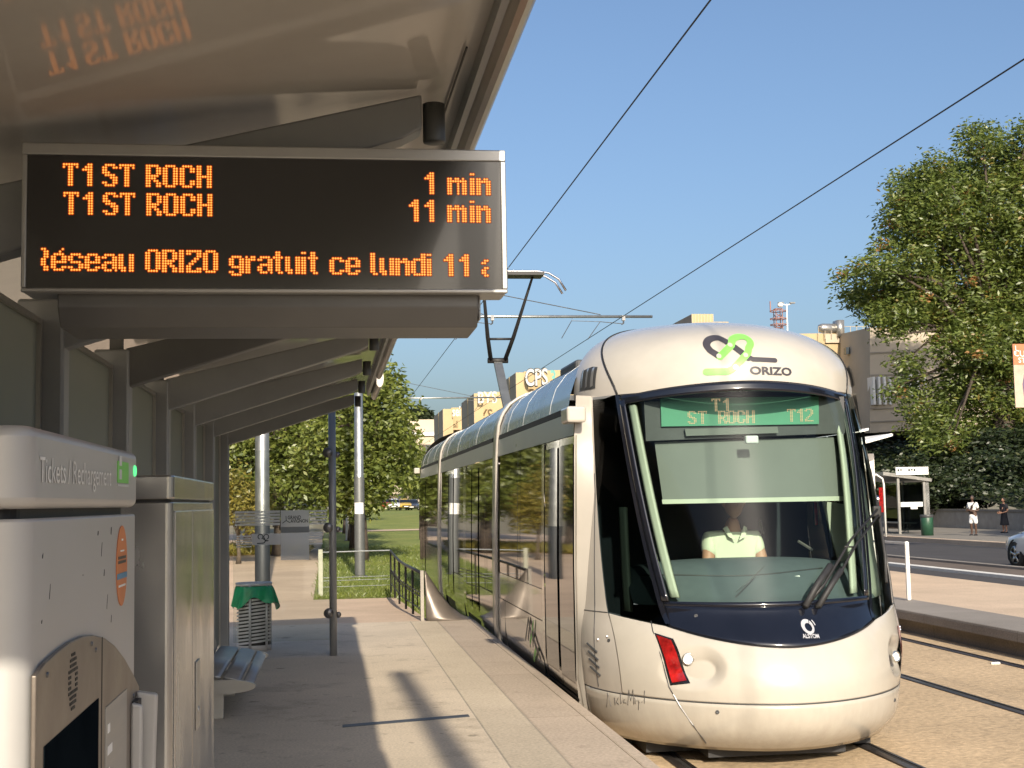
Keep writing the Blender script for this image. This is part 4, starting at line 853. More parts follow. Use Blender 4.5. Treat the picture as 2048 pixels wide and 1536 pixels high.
def win(y0,y1,z0=.72,z1=2.0,sg=-1,div=()):
    k_=wall('window','black_gloss',y0,y1,z0,z1,sg,.006)
    for y in div:
        mb=MB(); mb.grid(lambda s,t:(XC+sg*(bxs(L(z0,z1,t),sg)+.018),y-.012+.024*s,L(z0,z1,t)),1,4); o=mb.build('glazing_bar','black',None); o.parent=k_
secs=((10.25,15.12),(15.5,23.15),(23.5,28.45))
for i,(y0,y1) in enumerate(secs):
    for sg in (-1,1):
        wall('cantrail','tram_strip',y0+.1,y1,2.005,2.19,sg,.008,2)
        mb=MB(); mb.box(XC+sg*1.19-.02-(.13 if sg>0 else 0),XC+sg*1.19+.02-(.13 if sg>0 else 0),y0+.3,y1,2.195,2.24); mb.build('roof_gap','black',tr)
        roof('roof_panel','tram_roof',y0+(.42 if i==0 else 0),y1,sg)
        mb=MB()
        for f in (.28,.62,.86): 
            yy=L(y0,y1,f); mb.tube([(XC+sg*a*(.89 if sg>0 else 1),yy,b+.000) for a,b in RP[:6]],.0025,5)
        mb.build('roof_joint','tram_strip',tr)
    mb=MB(); mb.box(XC-.78,XC+.68,y0+.5,y1,2.70,2.762); mb.build('roof_deck','dark_grey',tr)
    mb=MB(); mb.box(XC-1.1,XC+1.1,y0,y1,-.345,-.2); mb.build('underframe','rubber',tr)
mb=MB(); mb.box(XC-.85,XC+.85,9.75,10.3,-.33,-.12); mb.box(XC-.5,XC+.5,9.35,9.75,-.31,-.1); mb.build('underframe','rubber',tr)
for sg in (-1,1):
    # first section: double door, window, skirts
    leaf(10.31,11.03,sg=sg); leaf(11.05,11.77,sg=sg)
    wall('door_sill','rubber',10.25,11.82,-.16,-.02,sg,-.02,2); wall('sill_lip','steel_dark',10.27,11.82,-.025,-.005,sg,.012,1)
    wall('body_post','tram_silver',11.80,11.94,-.2,2.0,sg,.01); wall('body_post','tram_silver',10.24,10.30,-.2,2.0,sg,.004)
    win(11.96,14.95,.72,2.0,sg,(13.42,)); wall('body_panel','tram_panel',11.95,15.1,.44,.712,sg,.004,3); sk=wall('skirt','tram_panel',11.95,15.1,-.2,.432,sg,.006,6)
    mb=MB(); mb.box(XC+sg*1.243-.004,XC+sg*1.243+.004,14.55,14.56,-.2,.43); o=mb.build('skirt_joint','black',None); o.parent=sk
    # second section
    y=15.52
    win(15.52,17.05,.45,2.0,sg,(16.3,)); leaf(17.1,17.9,sg=sg); leaf(17.92,18.72,sg=sg); wall('body_post','tram_silver',18.74,19.1,-.2,2.0,sg,.008)
    win(19.12,20.6,.45,2.0,sg,(19.8,)); leaf(20.65,21.45,sg=sg); leaf(21.47,22.27,sg=sg); win(22.3,23.1,.45,2.0,sg)
    for a,b in ((15.5,17.07),(19.1,20.62),(22.28,23.12)): wall('skirt','tram_panel',a,b,-.2,.44,sg,.004)
    wall('door_sill','rubber',17.08,18.72,-.16,-.02,sg,-.02,2); wall('door_sill','rubber',20.63,22.28,-.16,-.02,sg,-.02,2)
    # third section
    win(23.55,26.7,.72,2.0,sg,(25.1,)); leaf(26.75,27.5,sg=sg); leaf(27.52,28.3,sg=sg); wall('skirt','tram_panel',23.5,26.72,-.2,.71,sg,.004); wall('door_sill','rubber',26.73,28.4,-.16,-.02,sg,-.02,2)
# logo on the first skirt
sk=[o for o in tr.children if o.name.startswith('skirt')][0]
bs_=bvh_of(sk); 
mb=MB(); XS=XC-1.25
def yz(pts): return [(p.y,p.z) for p in (onx(x,y,XS) for x,y in pts)]
def slog(pts,w,m,name,l):
    mb=MB()
    for pl in stroke(yz(pts),w): mb.prism([(XC-bx(z)-.017-l,y,z) for y,z in pl],(-.001,0,0))
    mb.build(name,m,tr)
slog([(1053,1277)]+[(1058,1238),(1063,1260),(1062,1290)],.05,'charcoal','side_logo_dark',0); slog([(1066,1265),(1074,1293),(1083,1318)],.05,'charcoal','side_logo_dark',.002)
slog([(1068,1245),(1066,1268),(1062,1283)],.055,'green_logo','side_logo_green',.001); slog([(1074,1297),(1070,1310),(1068,1318)],.055,'green_logo','side_logo_green',.001)
# gangway hoops
for y in (15.31,23.32):
    prof=[(-bx(z)-.03,z) for z in (-.22,-.08,.15,1.0,2.0,2.23)]+[(-a-.03,b+.02) for a,b in RP[1:]]; prof=prof+[(-x-.13*max(0,min(z,2.2))/2.2,z) for x,z in prof[::-1][1:]]
    mb=MB()
    def f(s,t): q=s*(len(prof)-1); i=min(len(prof)-2,int(q)); a,b=prof[i],prof[i+1]; return (XC+L(a[0],b[0],q-i),y-.15+.30*t,L(a[1],b[1],q-i)+.0)
    mb.grid(f,60,4); mb.build('gangway_hoop','tram_white_side',tr,True,thick=.03)
    mb=MB(); mb.box(XC-1.15,XC-.95,y-.19,y+.19,-.3,2.2); mb.box(XC+.95,XC+1.15,y-.19,y+.19,-.3,2.2); mb.build('bellows','rubber',tr)
# rear cab: the nose mirrored
mb=MB(); ym=lambda y:38.75-y+.0
for fnc,nu,nv in ((lambda s,t:NS(L(-1,1,s)*uY(10.25,L(-.2,2.3,t)),L(-.2,2.3,t)),40,20),(lambda s,t:DM(L(-.95,.95,s),t*.99),40,16)):
    a=MB(); a.grid(fnc,nu,nv); mb.add([(x if x<XC else XC+(x-XC)*.9,ym(y),z) for x,y,z in a.v],[f[::-1] for f in a.f])
mb.build('rear_cab','tram_white_side',tr,True)
wall('rear_side_window','black_gloss',28.47,29.0,.72,2.0,-1,-.02)
# camera boxes at the corners of the roof
for sg in (-1,):
    p=onx(1147,823,1.86); x_=XC+sg*1.25
    mb=MB(); mb.box(x_-.06,x_+.09,10.13,10.42,2.09,2.215); mb.build('camera_box','tram_white',tr,bevel=.02)
p=onx(838,940,1.82); mb=MB(); mb.box(p.x-.06,p.x+.06,28.3,28.55,p.z-.06,p.z+.06); mb.build('camera_box','tram_white',tr,bevel=.02)
mb=MB(); mb.box(XC-.95,XC-.6,11.7,12.5,2.62,2.74); mb.build('roof_hatch','dark_grey',tr,bevel=.03)
# pantograph
pan=MB(); kn=Vector((XC,24.7,4.10)); pan.obox((XC-.075,22.9,2.78),(.15,0,0),(0,.12,0),kn-Vector((XC,22.9,2.78))); pg=pan.build('pantograph','pole_grey',tr)
HB=5.46; yb_=23.15
mb=MB(); 
for sg in (-1,1): mb.tube([kn+Vector((sg*.13,0,0)),kn.lerp(Vector((XC+sg*.46,yb_,HB-.08)),.30)+Vector((sg*.10,0,0)),Vector((XC+sg*.44,yb_,HB-.06))],[.042,.038,.022],8)
a=kn.lerp(Vector((XC,yb_,HB)),.26); mb.tube([a+Vector((-.26,0,0)),a+Vector((.26,0,0))],.024,6); mb.tube([kn+Vector((-.19,0,0)),kn+Vector((.19,0,0))],.05,8); o=mb.build('upper_frame','black',None,True); o.parent=pg
mb=MB()
for dy in (-.18,.18): mb.tube([(XC-1.0,yb_+dy,HB-.32),(XC-.88,yb_+dy,HB-.12),(XC-.70,yb_+dy,HB-.01),(XC-.5,yb_+dy,HB+.02),(XC+.5,yb_+dy,HB+.02),(XC+.70,yb_+dy,HB-.01),(XC+.88,yb_+dy,HB-.12),(XC+1.0,yb_+dy,HB-.32)],.020,8)
o=mb.build('contact_bow','chrome',None,True); o.parent=pg
mb=MB(); mb.box(XC-.62,XC+.62,yb_-.22,yb_+.22,HB-.05,HB+.005); o=mb.build('bow_carrier','black',None); o.parent=pg
mb=MB(); mb.box(XC-.5,XC+.5,22.4,24.4,2.78,2.88); o=mb.build('base_frame','dark_grey',None); o.parent=pg
# ================================================================ PEOPLE
def skinned(name,chains,m,parent,level=2,flat=None):
    """one continuous skin grown round joints; chains = lists of (key,pos,radius) that share keys"""
    me=bpy.data.meshes.new(name); keys={}; V=[];E=[];Rr=[]
    for ch in chains:
        prev=None
        for it in ch:
            k=it[0]
            if k not in keys: keys[k]=len(V); V.append(it[1]); Rr.append(it[2] if isinstance(it[2],tuple) else (it[2],it[2]))
            if prev is not None: E.append((prev,keys[k]))
            prev=keys[k]
    me.from_pydata([tuple(v) for v in V],E,[]); o=bpy.data.objects.new(name,me); COL.objects.link(o)
    o.modifiers.new('skin','SKIN'); s=o.modifiers.new('sub','SUBSURF'); s.levels=level; s.render_levels=level
    for i,r in enumerate(Rr): me.skin_vertices[0].data[i].radius=r
    me.skin_vertices[0].data[0].use_root=True
    dg=bpy.context.evaluated_depsgraph_get(); dg.update(); nm=bpy.data.meshes.new_from_object(o.evaluated_get(dg)); bpy.data.objects.remove(o)
    nm.materials.append(M[m]); nm.polygons.foreach_set('use_smooth',[True]*len(nm.polygons))
    o=bpy.data.objects.new(name,nm); COL.objects.link(o); o.parent=parent
    if parent is not None: o.matrix_parent_inverse=Matrix.Translation(parent.location).inverted()
    return o
def head_mesh(mb,c,d,r=.1):
    """head with brow, nose, chin and ears; c centre, d facing direction (horizontal)"""
    d=Vector((d[0],d[1],0)).normalized(); s=Vector((-d.y,d.x,0)); 
    def f(u,v):
        a=2*math.pi*u; t=math.pi*v; x=math.sin(t)*math.cos(a); y=math.sin(t)*math.sin(a); z=math.cos(t)
        fx=x*.98; k=1.0
        if z<0: k=1-.28*z*z*(1.2 if x<.2 else .7)
        nose=.22*max(0,1-(abs(y)/.22)**2)*max(0,1-((z+.12)/.26)**2) if x>.5 else 0
        brow=.05*max(0,1-((z-.22)/.14)**2) if x>.6 else 0; eye=-.06*max(0,1-((abs(y)-.33)/.17)**2)*max(0,1-((z-.05)/.11)**2) if x>.5 else 0
        return Vector(c)+(d*(fx*k+nose+brow+eye)+s*(y*.80*k))*r+Vector((0,0,z*1.28*r))
    mb.grid(f,28,20)
    for sg in (-1,1):
        e=Vector(c)+s*(sg*.82*r)+Vector((0,0,-.02*r)); l=MB(); l.lathe([(0,-.3*r),(.16*r,-.15*r),(.2*r,.05*r),(.14*r,.25*r),(0,.3*r)],(0,0,0),10); mb.add([e+Vector((v[0],v[1]*1,v[2])) for v in l.v],l.f)
    return mb
def fingers(chains,key,w,dirv,side,r=.009,ln=.075):
    d=Vector(dirv).normalized(); s=Vector(side).normalized()
    for i,(o,l) in enumerate(((-.03,.85),(-.01,1),(.01,.95),(.03,.75))):
        b=Vector(w)+d*.09+s*o; chains.append([(key,None,None),(key+'f%d'%i,b,r),(key+'g%d'%i,b+d*ln*l*.5,r*.9),(key+'h%d'%i,b+d*ln*l*.8+Vector((0,0,-.02)),r*.7)])
    chains.append([(key,None,None),(key+'t',Vector(w)+d*.04+s*.05,r*1.1),(key+'u',Vector(w)+d*.085+s*.065,r*.9)])
def person_standing(lab,loc,face,H=1.75,skin='skin',top='white_cloth',bottom='white_cloth',bot_kind='shorts',arms='fold',haircol='hair',strap=True):
    p=thing('person',lab,'person',loc,None); k=H/1.75; f=Vector((face[0],face[1],0)).normalized(); s=Vector((-f.y,f.x,0)); L0=Vector(loc)
    def W(x,y,z): return L0+(s*x+f*y)*k+Vector((0,0,z*k))
    ch=[[('pel',W(0,0,.95),(.15*k,.11*k)),('wai',W(0,0,1.10),(.135*k,.10*k)),('che',W(0,.01,1.32),(.15*k,.11*k)),('nb',W(0,0,1.47),.06*k),('nt',W(0,.02,1.56),.052*k)]]
    hands=[]
    for sg in (-1,1):
        n=str(sg); ch.append([('pel',0,0),('hip'+n,W(sg*.09,0,.88),.092*k),('kn'+n,W(sg*.10,.02,.49),.058*k),('ca'+n,W(sg*.10,-.01,.34),.056*k),('an'+n,W(sg*.10,-.02,.09),.036*k),('to'+n,W(sg*.12,.13,.04),.036*k)])
        if arms=='fold': el=W(sg*.25,-.02,1.10); wr=W(sg*-.02,.20,1.12 if sg>0 else 1.07); d=s*(-sg)
        else: el=W(sg*.24,.0,1.10); wr=W(sg*.10,.22,1.02); d=f+s*(-sg*.3)
        ch.append([('che',0,0),('sh'+n,W(sg*.19,0,1.41),.062*k),('el'+n,el,.042*k),('wr'+n,wr,.028*k),('ha'+n,wr+d*.05,.034*k)]); hands.append(('ha'+n,wr+d*.03,d))
    for key,w_,d in hands: 
        c2=[]; fingers(c2,key,w_,d,Vector((0,0,1))); ch+=c2
    skinned('body',ch,skin,p)
    mb=MB(); head_mesh(mb,W(0,.03,1.655),f,.088*k); mb.build('head',skin,p,True)
    mb=MB(); hc=W(0,.015,1.675); mb.grid(lambda u,v:hc+Vector((math.sin(v*1.75)*math.cos(2*math.pi*u)*.094*k,math.sin(v*1.75)*math.sin(2*math.pi*u)*.094*k,math.cos(v*1.75)*.118*k))-f*.018*v,20,10); mb.build('hair',haircol,p,True)
    tc=[[('wai',W(0,0,.98),(.165*k,.135*k)),('mid',W(0,0.01,1.12),(.155*k,.13*k)),('che',W(0,.015,1.33),(.168*k,.128*k)),('nb',W(0,0,1.455),.085*k)]]
    for sg in (-1,1):
        n=str(sg); el=W(sg*.25,-.02,1.10) if arms=='fold' else W(sg*.24,0,1.10); a=W(sg*.19,0,1.41); tc.append([('che',0,0),('sh'+n,a,.078*k),('sl'+n,a.lerp(el,.72),.068*k)])
    skinned('top',tc,top,p)
    if bot_kind=='shorts':
        bc=[[('pel',W(0,0,.98),(.168*k,.138*k)),('cr',W(0,0,.86),(.15*k,.125*k))]]
        for sg in (-1,1): bc.append([('cr',0,0),('th'+str(sg),W(sg*.10,0,.74),.108*k),('kn'+str(sg),W(sg*.115,.01,.50),.098*k)])
        skinned('shorts',bc,bottom,p)
    else:
        mb=MB()
        def sk(u,v): a=2*math.pi*u; r=(.15+.09*v+.012*math.sin(6*a)*v)*k; return W(r/k*math.cos(a),r/k*.8*math.sin(a),1.02-.62*v)
        mb.grid(sk,36,10); mb.build('skirt',bottom,p,True)
    mb=MB()
    for sg in (-1,1): mb.grid(lambda u,v:W(sg*.11+.055*math.cos(2*math.pi*u)*math.sin(math.pi*(v*.5+.02)),.045+.15*math.sin(2*math.pi*u)*math.sin(math.pi*(v*.5+.02)),.085*math.cos(math.pi*v*.5)),16,6)
    mb.build('shoes','black_cloth',p,True)
    if strap:
        mb=MB(); mb.tube([W(.15,.10,1.46),W(.05,.155,1.3),W(-.12,.13,1.05)],.018*k,6); mb.tube([W(.15,.1,1.46),W(.16,-.02,1.49),W(.1,-.14,1.4)],.018*k,6); mb.build('bag_strap','black_cloth',p)
    return p
q=onz(1948,1071,-.19); person_standing('man in white t-shirt and white shorts with a dark shoulder strap by the low wall',q,(-.75,-.55),H=(1071-987)*q.y/F/1.0*.985,skin='skin_dark')
q=onz(2010,1066,-.19); person_standing('woman in a black top and black skirt standing near the low wall, hands joined',q,(-.9,-.3),H=(1066-993)*q.y/F,skin='skin',top='black_cloth',bottom='black_cloth',bot_kind='skirt',arms='front',strap=False)
# the driver, seated behind the dashboard
DYY=10.5; c=ony(1466,1065,DYY); sw=(1537-1402)/F*DYY/2
dr=thing('person','tram driver in a pale short sleeved shirt sitting behind the windscreen','person',(c.x,DYY,.47))
shz=c.z-.0
def W(x,y,z): return Vector((c.x+x,DYY-y,z))
ch=[[('pel',W(0,-.12,.52),(.16,.12)),('wai',W(0,-.12,.75),(.15,.115)),('che',W(0,-.05,shz-.15),(.16,.12)),('nb',W(0,-.02,shz+.03),.062),('nt',W(0,.02,shz+.13),.055)]]
for sg in (-1,1):
    n=str(sg); ch.append([('pel',0,0),('hi'+n,W(sg*.1,-.05,.54),.09),('kn'+n,W(sg*.13,.32,.56),.06),('an'+n,W(sg*.13,.34,.12),.04),('to'+n,W(sg*.13,.45,.08),.035)])
    el=W(sg*(sw-.03),.06,shz-.30); wr=W(sg*.20,.34,shz-.27); d=Vector((-sg*.2,-1,0)).normalized()
    ch.append([('che',0,0),('sh'+n,W(sg*.19,-.03,shz-.045),.064),('el'+n,el,.046),('wr'+n,wr,.03),('ha'+n,wr+d*.05,.036)])
    fingers(ch,'ha'+n,wr+d*.02,d,Vector((sg,0,0)))
skinned('body',ch,'skin',dr)
mb=MB(); head_mesh(mb,W(0,.04,shz+.235),(0,-1),.098); mb.build('head','skin',dr,True)
mb=MB(); hc=W(0,.02,shz+.265); mb.grid(lambda u,v:hc+Vector((math.sin(v*1.55)*math.cos(2*math.pi*u)*.100,math.sin(v*1.55)*math.sin(2*math.pi*u)*.104+.02*v,math.cos(v*1.55)*.122)),20,10); mb.build('hair','grey_hair',dr,True)
tc=[[('wai',W(0,-.12,.60),(.19,.16)),('mid',W(0,-.10,.80),(.175,.15)),('che',W(0,-.045,shz-.15),(.185,.14)),('nb',W(0,-.02,shz+.005),.088)]]
for sg in (-1,1):
    n=str(sg); a=W(sg*.19,-.03,shz-.045); el=W(sg*(sw-.03),.06,shz-.30); tc.append([('che',0,0),('sh'+n,a+Vector((0,0,-.012)),.086),('sl'+n,a.lerp(el,.60),.078)])
shirt=skinned('shirt',tc,'shirt',dr)
mb=MB()
for sg in (-1,1): mb.prism([W(sg*.012,.115,shz-.06),W(sg*.07,.075,shz+.055),W(sg*.10,.06,shz+.035),W(sg*.07,.112,shz-.03)],(0,.006,0))
mb.build('collar','shirt',dr,fixn=True)
mb=MB(); mb.box(c.x+.085,c.x+.16,DYY-.155,DYY-.15,shz-.25,shz-.243); mb.box(c.x+.082,c.x+.092,DYY-.158,DYY-.152,shz-.25,shz-.20); mb.build('pocket_pen','dark_grey',dr)
# ================================================================ CARS
def car(name,lab,paint,scale=1,group=None):
    t=thing(name,lab,'car',(0,0,0),group)      # length along +x is the front
    mb=MB()
    st=[(-2.12,.42,.86,.60),(-2.05,.30,.98,.74),(-1.6,.24,1.0,.84),(-.6,.22,.98,.88),(.5,.22,.95,.88),(1.2,.23,.90,.86),(1.75,.27,.80,.78),(2.0,.33,.70,.68),(2.10,.40,.60,.54)]
    def f(s,tt):
        q=s*(len(st)-1); i=min(len(st)-2,int(q)); a=[L(st[i][j],st[i+1][j],q-i) for j in range(4)]
        an=2*math.pi*tt; cz=(a[1]+a[2])/2; hz=(a[2]-a[1])/2; e=.45
        cy=math.copysign(abs(math.cos(an))**e,math.cos(an)); sz=math.copysign(abs(math.sin(an))**e,math.sin(an))
        return (a[0],a[3]*cy,cz+hz*sz)
    mb.grid(f,40,40); n=len(mb.v); 
    body=mb.build('body',paint,t,True)
    # cabin
    cs=[(-2.0,.95,.72),(-1.55,1.40,.66),(-.9,1.47,.63),(0,1.45,.62),(.45,1.36,.64),(1.25,.90,.74)]
    def g(s,tt):
        q=s*(len(cs)-1); i=min(len(cs)-2,int(q)); a=[L(cs[i][j],cs[i+1][j],q-i) for j in range(3)]
        y=L(-1,1,tt); k=1-abs(y)**6; return (a[0],y*a[2]*(1.08 if abs(y)>.98 else 1),.85+(a[1]-.85)*k)
    mb=MB(); mb.grid(g,30,30); mb.build('cabin_roof',paint,t,True)
    mb=MB()
    def side(sg):
        P=[(-1.5,.93),(-1.3,1.32),(-.8,1.40),(0,1.38),(.38,1.30),(.95,.95)]; mb.prism([(x,sg*(.70-.10*(z-.9)/.5)+sg*.008,z) for x,z in P],(0,sg*.006,0))
    side(1);side(-1); mb.add([(.55,-.56,1.315),(.55,.56,1.315),(1.22,.68,.93),(1.22,-.68,.93)],[(0,1,2,3)]); mb.add([(-1.62,-.56,1.36),(-1.62,.56,1.36),(-1.97,.66,.99),(-1.97,-.66,.99)],[(0,3,2,1)]); mb.build('windows','car_glass',t)
    for x in (-1.32,1.32):
        for sg in (-1,1):
            mb=MB(); mb.lathe([(.19,-.09),(.30,-.1),(.325,-.07),(.325,.07),(.30,.1),(.19,.09)],(x,sg*.76,.325),28,'y'); wh=mb.build('wheel','tyre',t,True)
            mb=MB(); yy=sg*.845
            for k in range(5):
                a=2*math.pi*k/5+.3; d=Vector((math.cos(a),0,math.sin(a))); e=Vector((-d.z,0,d.x)); o=Vector((x,yy,.325)); mb.obox(o+d*.03-e*.03,d*.17,e*.06,(0,sg*.015,0))
            mb.lathe([(.185,.0),(.215,.01*sg),(.215,-.02*sg)],(x,yy,.325),28,'y'); mb.lathe([(0,.02*sg),(.05,.015*sg),(.055,0)],(x,yy,.325),14,'y'); o=mb.build('rim','rim',None,True); o.parent=wh
            mb=MB(); mb.lathe([(0,0),(.20,0)],(x,sg*.83,.325),20,'y'); o=mb.build('hub_well','black',None); o.parent=wh
            mb=MB(); mb.tube([(x+.36*math.cos(a),sg*.80,.325+.36*math.sin(a)) for a in np.linspace(-.35,math.pi+.35,16)],.035,6); mb.build('wheel_arch','black',t,True)
    for sg in (-1,1):
        mb=MB(); mb.grid(lambda s,tt:(1.72+.28*s,sg*(.72-.16*s)+sg*.02,.60+.12*tt*(1-.2*s)+.02),6,3); mb.build('headlight','lamp_bowl',t,True,thick=.03)
        mb=MB(); mb.box(-2.12,-2.04,sg*.58-.1,sg*.58+.1,.68,.84); mb.build('tail_light','red_lamp',t,bevel=.02)
        mb=MB(); mb.box(.62,.82,sg*.80-.06,sg*.80+.10,.93,1.05); mb.build('mirror',paint,t,bevel=.03)
    mb=MB(); mb.box(2.04,2.09,-.4,.4,.40,.52); mb.build('grille','black',t,bevel=.02)
    mb=MB(); mb.box(2.085,2.105,-.26,.26,.40,.50); mb.build('number_plate','white_paint',t)
    mb=MB()
    for sg in (-1,1):
        for x in (-.55,.42): mb.box(x-.004,x+.004,sg*.875-.004,sg*.875+.004,.32,.93)
        mb.box(.10,.26,sg*.885-.008,sg*.885+.008,.74,.765)
    mb.build('door_line','black',t)
    return t
wpnt=onz(2031,1137,-.33)
c0=car('car','white car with five spoke wheels entering at the right edge of the road','car_white')
c0.rotation_euler=(0,0,R(93)); c0.location=(wpnt.x+.84+.06,wpnt.y-1.32,-.33)
far=[(764,1019,'car_red','small red car parked beyond the lawn, leftmost of the far cars',-70),(789,1020,'car_white','white car parked beyond the lawn between the red and the yellow car',-95),(808,1020,'car_yellow','yellow car parked beyond the lawn',-85),(827,1021,'car_dark','dark car parked beyond the lawn beside the rear of the tram',-100)]
for i,(px,py,pt,lab,rz) in enumerate(far):
    c1=car('car',lab,pt); p=ony(px,py,172); c1.location=p; c1.rotation_euler=(0,0,R(rz)); c1['group']='cars parked beyond the lawn'
# ================================================================ TREES AND SHRUBS
def leaves(name,centers,per,spread,size,m,parent,droop=.5,aspect=.45,flat=.3,seed=1):
    g=np.random.default_rng(seed); C=np.repeat(np.asarray(centers,float),per,axis=0); n=len(C)
    P=C+np.clip(g.normal(size=(n,3)),-1.5,1.5)*np.asarray(spread)
    d=g.normal(size=(n,3)); d[:,2]=d[:,2]*flat-droop; d/=np.linalg.norm(d,axis=1)[:,None]
    q=g.normal(size=(n,3)); w_=np.cross(d,q); w_/=np.linalg.norm(w_,axis=1)[:,None]
    s=size*g.uniform(.6,1.25,size=(n,1)); a=P; b=P+d*s*.5+w_*s*aspect*.5; c_=P+d*s; e=P+d*s*.5-w_*s*aspect*.5
    V=np.stack([a,b,c_,e],1).reshape(-1,3); F_=np.arange(n*4).reshape(n,4)
    me=bpy.data.meshes.new(name); me.vertices.add(n*4); me.vertices.foreach_set('co',V.ravel()); me.loops.add(n*4); me.loops.foreach_set('vertex_index',F_.ravel()); me.polygons.add(n); me.polygons.foreach_set('loop_start',np.arange(n)*4); me.polygons.foreach_set('loop_total',np.full(n,4)); me.update(); me.materials.append(M[m])
    o=bpy.data.objects.new(name,me); COL.objects.link(o)
    if parent is not None: o.parent=parent; o.matrix_parent_inverse=Matrix.Translation(parent.location).inverted()
    return o
def blob_points(blobs,n,g,shell=.55):
    out=[]; vol=np.array([b[3]*b[4]*b[5] for b in blobs])**.75; vol/=vol.sum()
    for b,k in zip(blobs,(vol*n).astype(int)+1):
        d=g.normal(size=(k,3)); d/=np.linalg.norm(d,axis=1)[:,None]; r=(shell+(1-shell)*g.random((k,1))**.6)
        r*=1+.16*np.sin(d[:,:1]*7+b[0])*np.cos(d[:,2:3]*6+b[1])
        out.append(np.array(b[:3])+d*r*np.array(b[3:6]))
    return np.vstack(out)
def trunk(mb,base,h,r,limbs,g,lean=(0,0)):
    b=Vector(base); top=b+Vector((lean[0],lean[1],h)); mb.tube([b,b.lerp(top,.15)+Vector((.02,0,0)),b.lerp(top,.5)+Vector((-.04*h*.2,.03,0)),top],[r*1.5,r*1.05,r*.8,r*.45],10)
    for p in limbs:
        s=b.lerp(top,g.uniform(.45,.95)); e=Vector(p); m_=s.lerp(e,.5)+Vector((0,0,.12*(e-s).length)); mb.tube([s,m_,e],[r*.36,r*.18,r*.05],6)
def tree(name,lab,loc,blobs,n,per,spread,size,m,trunk_h,r,barkm='bark',group=None,seed=1,shell=.55,lean=(0,0),extra=None,nl=26,**k):
    g=np.random.default_rng(seed); t=thing(name,lab,'tree',loc,group); o=np.array(loc)
    B=[(b[0]+o[0],b[1]+o[1],b[2]+o[2],*b[3:]) for b in blobs]; P=blob_points(B,n,g,shell)
    mb=MB(); lim=P[g.choice(len(P),min(nl,len(P)),replace=False)]; lim=np.vstack([lim,[b[:3] for b in B]]); trunk(mb,loc,trunk_h,r,lim,g,lean); mb.build('trunk',barkm,t,True)
    leaves('crown',P,per,spread,size,m,t,seed=seed,**k)
    if extra:
        m2,n2,sz=extra; Q=P[g.choice(len(P),n2)]; leaves('blossom_clusters',Q,40,(.22,.22,.18),sz,m2,t,seed=seed+5,droop=.1)
    return t
LB=[(0,0,4.2,1.75,1.75,1.7),(.45,-.3,3.1,1.45,1.5,1.0),(-.6,.2,3.1,1.4,1.4,1.2),(.2,.1,5.3,1.1,1.1,1.0),(-.1,-.2,2.1,1.0,1.1,.6),(-.5,0,1.8,.9,.9,.5)]
l0=tree('linden_tree','nearest linden tree on the lawn, its crown standing against the sky',(.95,41,lawnz(41)),LB,620,26,(.20,.20,.17),.20,'leaf_linden',4.6,.16,'bark_dark','lindens in a row on the lawn',seed=4)
for (x,y,lab,rz,s) in ((.9,50,'second linden of the lawn row, behind the nearest one',1.3,.95),(.95,60,'third linden of the lawn row, close to the distant catenary mast',2.5,1.0),(.9,72,'farthest linden of the lawn row',4.0,1.05)): dup(l0,(x,y,lawnz(y)),lab,'lindens in a row on the lawn',rz,s)
LB2=[(0,0,4.6,2.3,2.2,2.0),(1.2,-.4,3.3,1.6,1.6,1.4),(-1.3,.3,3.4,1.7,1.6,1.3),(.2,.1,6.0,1.5,1.5,1.2),(.1,-.2,2.3,2.0,1.8,.8)]
l1=tree('leafy_tree','broad leafy tree filling the gap right of the thick lamp mast, behind the glass pane',(-1.7,47,-.2),LB2,800,26,(.22,.22,.2),.22,'leaf_linden',4.6,.2,'bark_dark','trees behind the path',seed=9)
dup(l1,(-5.2,50,-.2),'leafy tree left of the thick lamp mast beside the shelter column','trees behind the path',2.1,.95); dup(l1,(-3.6,64,-.1),'tall leafy tree behind the other two path trees','trees behind the path',.8,1.3)
yt_=tree('yellowing_tree','small yellowing tree low down beside the last shelter column',(-2.75,42,-.25),[(0,0,2.0,.75,.75,.6),(.3,0,1.5,.6,.6,.5),(-.2,0,2.6,.5,.5,.4)],120,24,(.16,.16,.14),.15,'leaf_yellow',1.7,.06,'bark',seed=12)
dup(l1,(2.6,108,lawnz(108)),'green bushy tree standing by the cars beyond the lawn','trees by the far car park',.3,.8)
dup(l1,(11.5,186,.5),'far green tree standing in front of the pale low building','trees by the far car park',1.9,1.15); dup(l1,(1.5,160,.3),'far green tree rising over the parked red car','trees by the far car park',2.9,1.1)
dup(l1,(-3.5,95,0),'far tree closing the path at the left','trees by the far car park',1.2,1.4)
